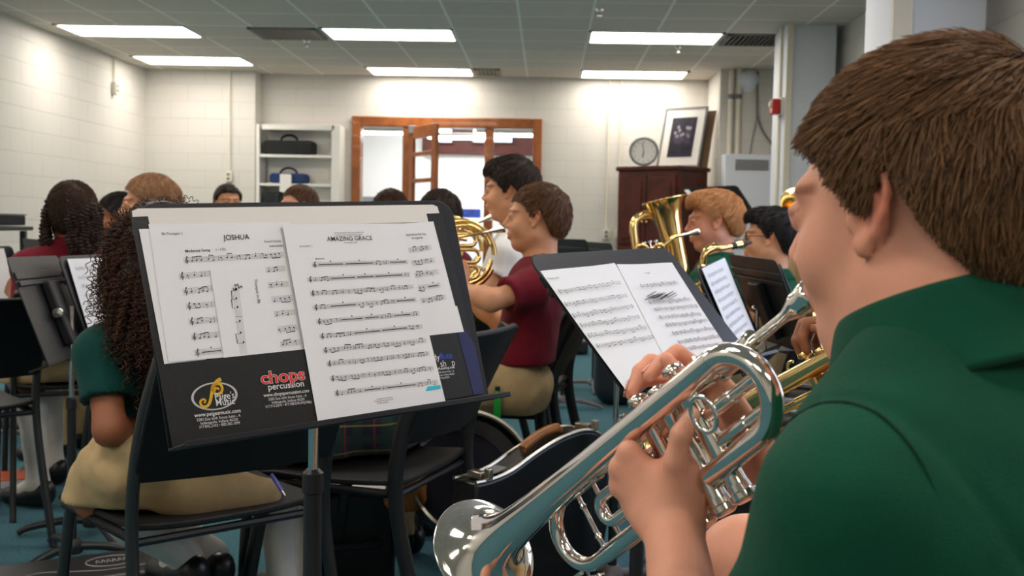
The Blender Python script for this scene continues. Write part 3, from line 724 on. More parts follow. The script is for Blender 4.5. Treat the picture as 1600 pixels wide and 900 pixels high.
def hairline(style):
    ph = np.radians([0, 25, 45, 62, 74, 83, 96, 112, 135, 180])
    if style == 'fringe': z = [.057, .058, .055, .036, .000, -.008, .026, -.022, -.056, -.070]
    elif style == 'up': z = [.062, .060, .050, .028, -.014, -.004, .024, -.004, -.054, -.066]
    elif style == 'girl': z = [.062, .060, .050, .030, .000, .005, .010, -.030, -.060, -.066]
    return ph, np.array(z)
def hair_cap(h, style, m, parent, thick=.012, h_=.006, top=0, front=0, noise=.003, name='hair'):
    S = SDF(); R = h.R; k = h.k; P = h.P; q = lambda *r: A3(r)*k; t = thick
    S.ell(P(0, -.016, .032+top*.4), q(.072+t, .092+t, .077+t+top*.6), R, .01)
    S.ell(P(0, -.045, -.012), q(.066+t*.8, .062+t*.8, .07), R, .03*k)
    if front: S.ell(P(0, .05, .075), q(.055, .045, .03+front), R, .03*k)
    for x in (-1, 1): S.ell(P(x*.062, .03, .02), q(.016, .03, .04), R, .02*k)
    lo, hi = S.bounds(); DG = S.grid(lo-.06*k, hi+.06*k, .005*k)+(.005*k,)
    ph, z = hairline(style)
    def f(D, X, Y, Zz):
        x, y, zz = X-h.C[0], Y-h.C[1], Zz-h.C[2]
        l = [(R[0, j]*x+R[1, j]*y+R[2, j]*zz)/k for j in range(3)]
        a = np.abs(np.arctan2(l[0], l[1]+.01)); zl = np.interp(a, ph, z)
        n = wob(l[0], l[1], l[2], 90, 3)*.004
        D = D+wob(l[0], l[1], l[2]*.4, 140, 5)*noise*k
        return np.maximum(D, (zl+n-l[2])*.8*k)
    S.fun(f); V, F = S.mesh(h_*k)
    return arr_obj(name, V, F, m, parent), (V, F, DG)
def trilin(G, Pw):
    D, lo, h = G; q = (Pw-lo)/h; n = A3(D.shape)-1.001; q = np.clip(q, 0, n); i = q.astype(int); f = q-i
    i = np.minimum(i, A3(D.shape).astype(int)-2); o = 0
    for a in (0, 1):
        for b in (0, 1):
            for c in (0, 1):
                w = (f[:, 0] if a else 1-f[:, 0])*(f[:, 1] if b else 1-f[:, 1])*(f[:, 2] if c else 1-f[:, 2])
                o = o+w*D[i[:, 0]+a, i[:, 1]+b, i[:, 2]+c]
    return o
def strands(h, VF, n, length, m, parent, rad=.00035, seg=7, lift=.006, curl=0, cr=.004, seed=1, crown=(.012, -.075, .085), name='hair_strands', grav=.6, fwd=.5, inner=.004, line=None, over=(-.004, .007), comb=None, cl=.28):
    g = np.random.default_rng(seed); V, F, G = VF; F = np.asarray(F); k = h.k
    c = V[F].mean(1); nr = np.cross(V[F[:, 2]]-V[F[:, 0]], V[F[:, 3]]-V[F[:, 1]]); ar = np.linalg.norm(nr, axis=1); nr /= ar[:, None]+1e-12
    out = (np.abs(trilin(G, c)) < .004*k); pr = ar*out; pr /= pr.sum(); id_ = g.choice(len(F), n, p=pr)
    w = g.dirichlet((1, 1, 1, 1), n); P = (V[F[id_]]*w[:, :, None]).sum(1)
    P = P-nr[id_]*g.uniform(.0005, inner, n)[:, None]
    crown = A3(crown); tow = lambda v: v@h.R.T
    pts = [P.copy()]; st = (length*k*g.uniform(.55, 1.15, n)/seg)[:, None]; u1 = g.uniform(0, 1, n)**1.5*lift*k; u0 = g.uniform(-.001, .0015, n)*k
    jit = g.normal(size=(n, 3))*.2; hl = hairline(line) if line else None; ov = g.uniform(*over, n); dead = np.zeros(n, bool)
    L0 = h.loc(P); ph = g.uniform(0, 6.28, n); e = .003*k
    clump = np.stack([np.sin(L0@A3((210, 60, 90))+1), np.sin(L0@A3((50, 190, 120))), np.sin(L0@A3((80, 130, 220))+2)], 1)*cl
    def grad(Q):
        o = np.stack([trilin(G, Q+A3(d)*e)-trilin(G, Q-A3(d)*e) for d in np.eye(3)], 1); return nrm_rows(o)
    for i in range(seg):
        nn = grad(P); L = h.loc(P)
        fl = nrm_rows(L-crown)+A3((0, 0, -grav))+np.where((L[:, 2:3] > .05), A3((0, fwd, 0)), 0)+jit+clump
        if comb is not None: fl = fl+A3(comb)
        fl = tow(fl); fl = nrm_rows(fl-(fl*nn).sum(1)[:, None]*nn)
        Pn = P+st*fl; nn2 = grad(Pn); tg = u0+u1*((i+1)/seg)
        Pn = Pn+nn2*np.clip(tg-trilin(G, Pn), -.004, .012)[:, None]
        if hl is not None:
            L = h.loc(Pn); aa = np.abs(np.arctan2(L[:, 0], L[:, 1]+.01)); dead |= L[:, 2] < np.interp(aa, hl[0], hl[1])-ov
            Pn = np.where(dead[:, None], P+fl*.0002, Pn)
        P = Pn; Q = P
        if curl:
            b1 = nrm_rows(np.cross(fl, A3((.3, .2, 1)))); b2 = np.cross(fl, b1); a = ph+curl*(i+1)
            Q = P+(cr*k*min(1, (i+1)/3))*(np.cos(a)[:, None]*b1+np.sin(a)[:, None]*b2)
        pts.append(Q.copy())
    A = np.stack(pts, 1).reshape(-1, 3); r = np.tile(np.concatenate([np.full(seg, rad), [rad*.25]]), n)
    return hair_obj(name, A, [seg+1]*n, r, m, parent)
def nrm_rows(a): return a/(np.linalg.norm(a, axis=1, keepdims=True)+1e-9)
PH = [(.040, .024, .020), (.045, .027, .021), (.041, .025, .021), (.032, .019, .018)]
def hand(S, w, d, n, side, curls, k=1, thumb=None, splay=(6, 2, -3, -9), mcp=None, fing=None):
    """side +1 right hand, -1 left. curls: four (a,b,c) flexion triples. returns fingertip positions"""
    y = nrm(d); z = nrm(A3(n)-np.dot(n, y)*y); x = np.cross(y, z)*-side        # x points to the thumb side
    w = A3(w); P = lambda a, b, c: w+(x*a+y*b+z*c)*k
    mx = (.026, .0085, -.0095, -.026); my = (.082, .085, .080, .072); tips = []
    K = [P(mx[i], my[i], .0005) if mcp is None else A3(mcp[i]) for i in range(4)]
    S.ell(P(.0, .0, -.001), A3((.024, .03, .016))*k, np.array([x, y, z]).T, .012*k)
    for i in range(4):
        S.cap(P(mx[i]*.55, .008, 0), K[i], .0135*k, .0105*k, .014*k)
    S.cap(P(-.012, .02, -.008), P(-.018, .06, -.007) if mcp is None else (K[3]+P(-.012, .02, 0))/2-z*.006*k, .012*k, .010*k, .015*k)
    for i in range(4):
        p = K[i]
        if fing and fing[i] is not None:
            q = [p]+[A3(t) for t in fing[i]]
        else:
            a = 0; q = [p]; sp = math.radians(splay[i])
            for j in range(3):
                a += math.radians(curls[i][j]); dr = (y*math.cos(sp)+x*math.sin(sp))*math.cos(a)-z*math.sin(a)
                q.append(q[-1]+dr*PH[i][j]*k)
        rs = A3((.0095, .0088, .0078, .0066))*k*(1 if i < 3 else .88)
        S.cap(q[0], q[1], rs[0], rs[1], .006*k); S.cap(q[1], q[2], rs[1], rs[2], .003*k); S.cap(q[2], q[3], rs[2], rs[3], .003*k)
        tips.append(q[3])
    th = thumb or [(.018, .022, -.010), (.036, .05, -.016), (.045, .078, -.022), (.044, .102, -.028)]
    th = [P(*t) if len(t) == 3 else A3(t[0]) for t in th]
    for a, b, ra, rb in zip(th, th[1:], (.0145, .0115, .0098), (.0115, .0098, .0074)): S.cap(a, b, ra*k, rb*k, .009*k if ra > .012 else .004*k)
    tips.append(th[-1]); return tips
def limb_ik(a, c, l1, l2, pole):
    a, c = A3(a), A3(c); d = c-a; L = min(np.linalg.norm(d), (l1+l2)*.999); u = nrm(d); x = (l1*l1-l2*l2+L*L)/(2*L); h = math.sqrt(max(0, l1*l1-x*x))
    p = A3(pole)-np.dot(pole, u)*u; return a+u*x+nrm(p)*h
def skin_finish(name, S, boxes, m, root, heads, **kw):
    parts = [S.mesh(h, A3(lo), A3(hi)) for lo, hi, h in boxes]
    V, F = joinp(parts); T = np.ones((len(V), 3))
    for h in heads: T = h.tint(V, T, **kw)
    return arr_obj(name, V, F, m, root, tint=T)
# ------------------------------------------------------------------ brass instruments
VX = (.158, .1865, .215); VZ = -.024
def trumpet(label, mp, bell, updir, m, msh=None, y0=.036, ring=(.125, .05, -.035)):
    """mp: mouthpiece rim centre, bell: bell mouth centre, updir: rough direction of the valve tops"""
    mp, bell = A3(mp), A3(bell); L = .535
    a = nrm(bell-mp)
    for _ in range(6):
        t = nrm(A3(updir)-np.dot(updir, a)*a); yv = np.cross(t, a)       # yv: player's left
        a = nrm(bell-yv*y0-mp)
    L = np.linalg.norm(bell-yv*y0-mp)
    t = nrm(A3(updir)-np.dot(updir, a)*a); yv = np.cross(t, a)
    P = lambda x, y, z: mp+a*x+yv*y+t*z
    r = thing('trumpet', label, 'trumpet', P(.27, .02, -.1)); r['_'] = 0; del r['_']
    # bell with rolled rim, pipe and back bow in one flaring tube
    fl = lambda s: max(.0098, .0309*((s+.06)/.06)**-.5+.0306*math.exp(-s/.018))
    xs = list(np.concatenate([np.linspace(0, .03, 12), np.linspace(.036, .12, 12), np.linspace(.14, L-.0975, 12)]))
    b = MB(); prof = [(fl(s), L-s) for s in xs]; inn = [(fl(s)-.0008, L-s) for s in xs[:20]]
    rim = [(.0615, L), (.0628, L+.0012), (.0632, L), (.0622, L-.0012)]
    b.lathe([(x, h) for x, h in inn[::-1]]+rim+prof[1:], P(0, y0, 0), a, 48)
    re = prof[-1][0]; bx = .098; R = .038
    path = [P(bx, y0, 0)]+[P(bx-R*math.sin(x), y0, -R+R*math.cos(x)) for x in np.linspace(0, PI, 20)][1:]+[P(bx+.075, y0-.008, -2*R)]
    b.tube(path, [re+(.0100-re)*min(1, i/6) if i < 22 else .0100 for i in range(len(path))], 16)
    obj('bell', b, m, r, ang=60)
    # mouthpiece
    ms = msh or m
    obj('mouthpiece', MB().lathe([(.0001, .012), (.0075, .006), (.0085, .001), (.0105, -.001), (.0128, .0005), (.0137, .003), (.0135, .006), (.0115, .014), (.012, .017), (.011, .021), (.008, .028), (.0052, .036), (.0048, .042), (.0055, .085), (.0001, .086)], mp, a, 32), ms, r)
    # lead pipe and tuning slide
    zs = -.074; xe = .395; sl = .034
    b = MB().tube([P(.075, 0, 0), P(.125, 0, 0)], .0102, 20).tube([P(.122, 0, 0), P(.127, 0, 0)], .0116, 20).tube([P(.125, 0, 0), P(.39, 0, 0)], .0078, 20).tube([P(.33, 0, 0), P(.38, 0, 0)], .0092, 20)
    b.tube([P(.076, 0, 0), P(.081, 0, 0)], .0115, 20)
    obj('lead_pipe', b, m, r)
    c = P(xe, 0, zs/2)
    pth = [P(xe-.012, 0, 0)]+[c+a*(sl*1.15*math.sin(x))+t*(-zs/2*math.cos(x)) for x in np.linspace(0, PI, 20)]+[P(.225, .010, zs)]
    b = MB().tube(pth, .0080, 16).tube([P(.225, .010, zs), P(.375, 0, zs)], .0095, 16)
    ts = obj('tuning_slide', b, m, r)
    b = MB().tube([P(xe-.02, 0, -.004), P(xe-.02, 0, zs+.004)], .0026, 10).tube([P(xe-.05, 0, -.004), P(xe-.05, 0, zs+.004)], .0026, 10)
    for z in (-.02, zs+.02): b.lathe([(.0026, -.003), (.0042, 0), (.0026, .003)], P(xe-.02, 0, z), t, 10)
    obj('slide_brace', b, m, ts)
    b = MB().tube([P(xe+.02, 0, zs+.004), P(xe+.03, -.006, zs-.008), P(xe+.022, -.02, zs-.012)], .002, 8).lathe([(0, 0), (.005, .001), (.005, .006), (0, .007)], P(xe+.018, -.004, zs-.016), t, 12).box(P(xe+.042, -.004, zs+.0), (.012, .006, .004), np.array([a, yv, t]).T)
    obj('water_key', b, m, ts)
    # valves
    for i, x in enumerate(VX):
        yy = .0185
        b = MB().lathe([(0, -.086), (.008, -.086), (.0125, -.083), (.0125, -.078), (.0108, -.0765), (.0104, -.07), (.0098, -.07), (.0098, .016), (.0106, .017), (.0116, .018), (.0116, .026), (.0095, .0295), (.004, .031), (0, .031)], P(x, yy, VZ), t, 28)
        v = obj('valve_casing', b, m, r)
        dz = (.0, -.006, .0)[i]
        obj('valve_button', MB().tube([P(x, yy, VZ+.03), P(x, yy, VZ+.046+dz)], .0028, 10).lathe([(0, .042), (.007, .042), (.0105, .0445), (.0108, .047), (.0095, .0495), (.008, .0488), (0, .0488)], P(x, yy, VZ+dz), t, 20), m, v)
        # slide of this valve
        if i == 0: q = [P(x, yy, -.03), P(x-.03, yy, -.03)]; e0, e1, o = P(x-.075, yy, -.03), P(x-.075, yy, -.056), -1
        elif i == 2: q = [P(x, yy, -.03), P(x+.03, yy, -.03)]; e0, e1, o = P(x+.1, yy+.004, -.03), P(x+.1, yy+.004, -.056), 1
        else: e0, e1, o = P(x, yy-.032, -.042), P(x, yy-.032, -.066), 0
        mid = (e0+e1)/2; od = a*o if o else -yv
        pth = [P(x, yy, -.03 if o else -.042)]+[mid+od*(.013*math.sin(w))+t*(.013*math.cos(w)) for w in np.linspace(0, PI, 12)]+[P(x, yy, -.056 if o else -.066)]
        b = MB().tube(pth, .0058, 14)
        if o:
            for z in (-.03, -.056): b.tube([P(x+o*.012, yy, z), P(x+o*.045, yy+(.005 if o > 0 else 0), z)], .0071, 14)
        obj('valve_slide', b, m, r)
    xs_ = VX
    for x0, x1 in zip(xs_, xs_[1:]):
        for z in (-.015, -.08): obj('valve_knuckle', MB().tube([P(x0, .0185, z), P(x1, .0185, z-.004)], .0056, 12), m, r)
    # braces, rings and hooks
    b = MB()
    for x, z in ((.14, 0), (.345, 0)): b.tube([P(x, .006, z), P(x, y0-.004, z)], .0022, 8).lathe([(.0022, -.002), (.0048, 0), (.0022, .003)], P(x, y0*.5, z), yv, 10)
    obj('brace', b, m, r)
    c = P(*ring)
    ro = [c+(a*math.cos(x)*.013+t*math.sin(x)*.016) for x in np.linspace(0, 2*PI, 28)[:-1]]
    obj('finger_ring', MB().tube(ro, .0024, 10, closed=True, flat=(yv, .5)), m, r)
    c = P(.155, .004, .012)
    obj('thumb_saddle', MB().tube([c+a*(-.013)+t*.012, c+a*(-.012)-t*.004, c-t*.008, c+a*.012-t*.004, c+a*.013+t*.012], .0022, 8), m, r)
    c = P(.265, -.002, .006)
    obj('finger_hook', MB().tube(arc(c+t*.010, a, t, .011, -110, 120, 14), .0024, 8), m, r)
    return r, P, (a, yv, t)
# ------------------------------------------------------------------ trumpet player nearest the camera
mpA, blA = W(1272, 457, .885), W(757, 862, 1.215)
upA = nrm(W(1045, 597, 1.0)-W(1115, 775, .975))
trA, TA, (aA, yA, tA) = trumpet('large silver trumpet held by the boy in green nearest the camera', mpA, blA, upA, M['silver'])
ra = thing('person', 'large brown-haired boy in green seen from behind, blowing the silver trumpet', 'person', W(1500, 900, .95)*A3((1, 1, 0)))
S = SDF()
fA = cam2w(math.sin(math.radians(-42)), math.cos(math.radians(-42)), -.10, False)
hA = Head(W(1437, 322, .83), fA, 1.04); hA.skin(S, blow=-.5)
fb = nrm(A3((fA[0], fA[1], 0))); rb = nrm(np.cross(fb, (0, 0, 1)))
nb = W(1492, 548, .80)
shL, shR = nb-rb*.135-A3((0, 0, .095)), nb+rb*.135-A3((0, 0, .095))
wrL, wrR = W(1050, 812, .98), W(1158, 690, 1.07)
elL = limb_ik(shL, wrL, .26, .235, A3((0, 0, -1))-rb*.25); elR = limb_ik(shR, wrR, .26, .235, A3((0, 0, -1))+rb*.5)
pv = nb-fb*.10-A3((0, 0, .45))
S.cap(hA.P(0, -.028, -.04), nb+fb*.0, .054, .058, .03); S.cap(nb, nb-A3((0, 0, .1)), .06, .09, .05)
S.cap(nb-A3((0, 0, .03)), shL, .05, .045, .05); S.cap(nb-A3((0, 0, .03)), shR, .05, .045, .05); S.cap(nb-A3((0, 0, .12)), pv, .095, .10, .05)
for s_, e_, w_ in ((shL, elL, wrL), (shR, elR, wrR)):
    S.cap(s_, e_, .045, .037, .03); m_ = e_+(w_-e_)*.3; S.cap(e_, m_, .036, .037, .02); S.cap(m_, w_, .037, .0245, .02)
kn = {}
for sgn in (-1, 1):
    hp = pv+rb*sgn*.085+fb*.03; kn[sgn] = hp+fb*.42+rb*sgn*.03 if sgn < 0 else W(1172, 892, 1.18); an = A3((*(kn[sgn][:2]+fb[:2]*.03), .09 if sgn < 0 else .22))
    S.cap(hp, kn[sgn], .075, .056, .03); S.cap(kn[sgn], an+(kn[sgn]-an)*.6, .052, .048, .03); S.cap(an+(kn[sgn]-an)*.6, an, .05, .032, .03)
    S.cap(an, an+fb*.12-A3((0, 0, .04)), .035, .03, .03)
# left hand wraps the valve casings: back of the hand to the camera, fingers round the far side
mL = [W(984, 706, 1.0), W(970, 732, 1.005), W(970, 760, 1.01), W(988, 788, 1.015)]
dirL = nrm((mL[1]+mL[2])/2-wrL); nL = nrm(A3((0, 0, CZ))-wrL)
LF = []
for i, z in enumerate((-.024, -.044, -.062, -.08)):
    LF.append([TA(.255-.003*i, .0085, z), TA(.234-.003*i, -.0065, z+.002), TA(.211-.003*i, -.008, z+.003)])
thL = [(W(1058, 770, .972),), (W(1056, 722, .962),), (W(1064, 680, .955),), (W(1082, 648, .958),)]
S.ell(W(1066, 758, .985), (.026, .026, .034), k=.02)
hand(S, wrL, dirL, nL, -1, [(50, 70, 40)]*4, .97, thumb=thL, fing=LF, mcp=mL)
# right hand: fingertips on the three valve buttons
bt = [TA(x, .0185, VZ+.0565) for x in VX]
dep = [float((b_-A3((0, 0, CZ)))@fw) for b_ in bt]
mR = [W(1134, 616, dep[0]+.01), W(1124, 598, dep[0]+.04), W(1112, 592, dep[1]+.06), W(1100, 600, dep[1]+.075)]
dR = nrm((mR[1]+mR[2])/2-wrR); nR = nrm(tA*.75-yA*.2+A3((.3, 0, .3)))
RF = [[W(1086, 586, dep[0]+.005), W(1062, 588, dep[0]), bt[0]+tA*.001], [W(1058, 552, dep[1]+.012), W(1036, 566, dep[1]+.006), bt[1]+tA*.001],
      [W(1018, 566, dep[2]+.015), W(1001, 580, dep[2]+.008), bt[2]+tA*.001], [W(1012, 592, dep[2]+.04), W(994, 600, dep[2]+.03), W(986, 617, dep[2]+.02)]]
thR = [(.018, .022, -.012), (TA(.150, -.016, .0),), (TA(.165, -.004, -.022),), (TA(.172, .002, -.04),)]
hand(S, wrR, dR, nR, 1, [(30, 50, 30)]*4, .97, thumb=thR, fing=RF, mcp=mR)
hl = np.minimum(wrL, mL[3])-.07; hh = np.maximum(wrL, mL[0])+.08
rl = np.minimum(wrR, bt[2])-.05; rh = np.maximum(wrR, mR[3])+.06
H0_, H1_ = np.minimum(hl, rl), np.maximum(hh, rh)
def outside(S, lo, hi, h, boxes):
    """mesh lo..hi but leave out what lies in the finer boxes"""
    V, F = S.mesh(h, lo, hi); F = np.asarray(F); c = V[F].mean(1); keep = np.ones(len(F), bool)
    for b0, b1 in boxes: keep &= ~((c > b0+h*.5) & (c < b1-h*.5)).all(1)
    return V, F[keep]
hd0, hd1 = hA.C-.15*1.05, hA.C+.15*1.05; hd0[2] = hA.C[2]-.15
lo, hi = S.bounds(); lo -= .02; hi += .02
def lump(D, X, Y, Zz): return D+wob(X, Y, Zz, 55, 11)*.0006
S.fun(lump)
bx = [(hd0, hd1), (H0_, H1_)]
parts = [outside(S, lo, hi, .007, bx), S.mesh(.0035, hd0, hd1), S.mesh(.0026, H0_, H1_)]
V, F = joinp(parts); T = hA.tint(V, np.ones((len(V), 3)), brow=(.4, .28, .2))
for q in LF+RF:       # slightly redder knuckles and fingertips
    for p_, rr_, a_ in ((q[0], .012, .16), (q[2], .01, .2)):
        w_ = np.exp(-((V-p_)**2).sum(1)/rr_**2)[:, None]*a_; T *= 1-w_*A3((.0, .7, .7))
arr_obj('body', V, F, M['skin_fair'], ra, tint=T)
hA.eyes(ra)
M['nail'] = mat('fingernail', (232, 176, 158), .3)
def nail(p1, p2, dorsal, r=.0068):
    d = nrm(p2-p1); n = nrm(A3(dorsal)-np.dot(dorsal, d)*d); x = np.cross(d, n); c = p2-d*.002
    obj('fingernail', MB().sheet(lambda a, b: c+d*(b-.55)*.0105+(x*math.sin((a-.5)*1.5)+n*math.cos((a-.5)*1.5))*(r+.0006-.0016*max(0, b-.6)), 6, 5, .0006), M['nail'], ra)
for q in RF: nail(q[1], q[2], (q[0]-q[2])*0+tA+aA*.2-nrm(q[2]-q[1])*0)
nail(thL[2][0], thL[3][0], A3((0, 0, CZ))-wrL)
hm, VF = hair_cap(hA, 'fringe', M['h_brown'], ra, thick=.006, h_=.0045, noise=.003)
strands(hA, VF, 32000, .04, M['h_brown'], hm, rad=.00036, seg=8, lift=.009, seed=2, line='fringe', fwd=.9, over=(-.002, .006))
# polo shirt
M['seam'] = cloth('green_seam_shade', (4, 52, 36))  # darker shirt green: shade of the seam crease put into colour
S2 = SDF(); RB = np.array([rb, fb, (0, 0, 1)]).T
up0 = nb-A3((0, 0, .02))
S2.cap(up0-rb*.05, shL-rb*.0, .048, .054, .06); S2.cap(up0+rb*.05, shR, .048, .054, .06)
S2.ell(nb-A3((0, 0, .066)), (.080, .082, .046), k=.03); S2.ell(nb-A3((0, 0, .17))-fb*.015, (.165, .112, .17), RB, .06); S2.ell(pv+A3((0, 0, .12)), (.15, .115, .2), RB, .06); S2.cap(nb-A3((0, 0, .055)), nb-A3((0, 0, .12)), .07, .1, .05)
for s_, e_ in ((shL, elL), (shR, elR)): S2.cap(s_, s_+(e_-s_)*.8, .052, .056, .03)
for s_, e_ in ((shL, elL), (shR, elR)): S2.cut(e_-s_, s_+(e_-s_)*.78)
for s_, e_ in ((shL, elL), (shR, elR)): S2.cap(s_+(e_-s_)*.5, e_+(e_-s_)*.2, .05, .054, .004, 's')
S2.cut((0, 0, -1), pv-A3((0, 0, .06)))

def seam(D, X, Y, Zz):
    D = D+wob(X, Y, Zz, 20, 21)*.0045+(np.abs(wob(X, Y, Zz*.6, 26, 24))-.4)*.004+wob(X, Y, Zz, 60, 22)*.0009
    for sg, s_ in ((-1, shL), (1, shR)):      # sleeve seam: a shallow groove round the shoulder
        c_ = s_-rb*sg*.022; q_ = (X-c_[0])*rb[0]+(Y-c_[1])*rb[1]+(Zz-c_[2])*.42*(-sg)*-1*-1
        r2 = (X-s_[0])**2+(Y-s_[1])**2+(Zz-s_[2])**2
        D = D+.0022*np.exp(-(q_/.0045)**2)*(r2 < .02)
    return D
S2.fun(seam)
V, F = S2.mesh(.0055); sh = arr_obj('polo_shirt', V, F, M['green'], ra)
# armhole seam: a thin ridge on the cloth, its dark green painting the crease's shade
gl_, gh_ = S2.bounds(); GS = S2.grid(gl_-.03, gh_+.03, .006)+(.006,)
for sg, s_, e_ in ((-1, shL, elL), (1, shR, elR)):
    pc = s_+rb*sg*.002-A3((0, 0, .012)); pn = nrm(rb*sg-A3((0, 0, .14))+fb*.1); px_, py_, _ = basis(pn, fb); pts = []
    for a in np.linspace(-.35*PI, 1.35*PI, 40):
        d_ = px_*math.cos(a)+py_*math.sin(a); q = np.stack([pc+d_*r_ for r_ in np.linspace(.02, .20, 180)]); dd = trilin(GS, q); i_ = np.argmax(dd > 0)
        if dd[i_] > 0 and i_ < 176: pts.append(pc+d_*(.02+.18*i_/179)-d_*.0003)
    pts = [p_ for p_ in pts if p_[2] > pc[2]-.15]
    cs_ = crv(pts, 3); n_s = len(cs_); obj('seam', MB().tube(cs_, [.0002+.0011*min(1, i_/14, (n_s-1-i_)/14) for i_ in range(n_s)], 6), M['seam'], sh)
# collar: a folded band round the neck
cd = nrm(A3((0, 0, 1))+fb*.36); cb = nb+cd*.004+fb*.006
cv = MB(); n_ = 56; prof = [(.0655, -.02), (.0670, .036), (.0692, .0405), (.0735, .039), (.0840, .014), (.1000, -.026), (.0980, -.0285), (.0800, .010), (.0715, .032), (.0705, .032), (.0690, -.02)]
X_, Y_2, Z_2 = basis(cd, fb)
ringv = []
for i in range(n_+1):
    a = -PI+.14+(2*PI-.28)*i/n_            # opening at the front
    fr_ = abs(i/n_-.5)*2
    dr = -nrm(fb-np.dot(fb, cd)*cd)*math.cos(a)+nrm(rb-np.dot(rb, cd)*cd)*math.sin(a)
    for r_, h_ in prof: ringv.append(cb+dr*(r_+.004*fr_*(h_ < 0))*1.0+cd*(h_-(.012*fr_**3)-(.022*fr_**4 if h_ < .012 else 0)))
K_ = len(prof)
cv.add(ringv, [(i*K_+j, i*K_+(j+1) % K_, (i+1)*K_+(j+1) % K_, (i+1)*K_+j) for i in range(n_) for j in range(K_)]+[tuple(range(K_)), tuple(n_*K_+j for j in range(K_))[::-1]])
obj('collar', cv, M['green'], sh, ang=80, sub=1)
# khaki shorts
S3 = SDF()
for sgn in (-1, 1):
    hp = pv+rb*sgn*.085+fb*.03; S3.cap(hp, hp+(kn[sgn]-hp)*.7, .088, .072, .03); 
S3.ell(pv, (.16, .13, .13), RB, .04)
for sgn in (-1, 1):
    hp = pv+rb*sgn*.085+fb*.03; S3.cut(kn[sgn]-hp, hp+(kn[sgn]-hp)*.60)
V, F = S3.mesh(.009); arr_obj('shorts', V, F, M['khaki'], ra)
if 0:
    q = W(1110, 652, .985)-mpA; print('RING', q@aA, q@yA, q@tA)
A_pv, A_fb = pv, fb
# ------------------------------------------------------------------ music stands
DW, DH = .508, .318
M['desk'] = mat('black_stand_enamel', (26, 26, 30), .45, spec=.35)
M['basegrey'] = mat('worn_grey_casting', (112, 104, 108), .5)
def fit4(TL, TR, BR, BL, w=DW, h=DH):
    """complete the depths so that the desk has its true size"""
    far = TR[2] > TL[2]; best = None
    for k in range(1, 300):
        d = TL[2]+(k*.002 if far else -k*.002); e = abs(np.linalg.norm(W(*TL)-W(TR[0], TR[1], d))-w)
        if best is None or e < best[0]: best = (e, d)
    TR = (TR[0], TR[1], best[1]); A, B = W(*TL), W(*TR); ex = nrm(B-A); mt = (A+B)/2; best = None
    for k in range(-250, 251):
        m = (W(BL[0], BL[1], TL[2]+k*.002)+W(BR[0], BR[1], TR[2]+k*.002))/2; e = abs(np.dot(nrm(m-mt), ex))
        if best is None or e < best[0]: best = (e, m)
    ey = nrm(mt-best[1]); ey = nrm(ey-np.dot(ey, ex)*ex); return Plane(mt-ex*w/2-ey*h, ex, ey)
class Plane:
    def __init__(s, o, ex, ey): s.o = A3(o); s.ex = nrm(ex); ey = A3(ey)-np.dot(ey, s.ex)*s.ex; s.ey = nrm(ey); s.ez = np.cross(s.ex, s.ey)
    def uv(s, u, v, off=0):
        """local (x, y) where the sight line through (u, v) meets the plane"""
        c = A3((0, 0, CZ)); r = W(u, v, 1)-c; o = s.o+s.ez*off
        p = c+r*(np.dot(o-c, s.ez)/np.dot(r, s.ez)); return np.array([np.dot(p-s.o, s.ex), np.dot(p-s.o, s.ey)])
    def p(s, x, y, z=0): return s.o+s.ex*x+s.ey*y+s.ez*z
def plane4(TL, TR, BR, BL, w=DW, h=DH):
    P = [W(*q) for q in (TL, TR, BR, BL)]; c = sum(P)/4; ex = nrm((P[1]-P[0])+(P[2]-P[3])); ey = (P[0]-P[3])+(P[1]-P[2]); ey = nrm(ey-np.dot(ey, ex)*ex)
    return Plane(c-ex*w/2-ey*h/2, ex, ey)
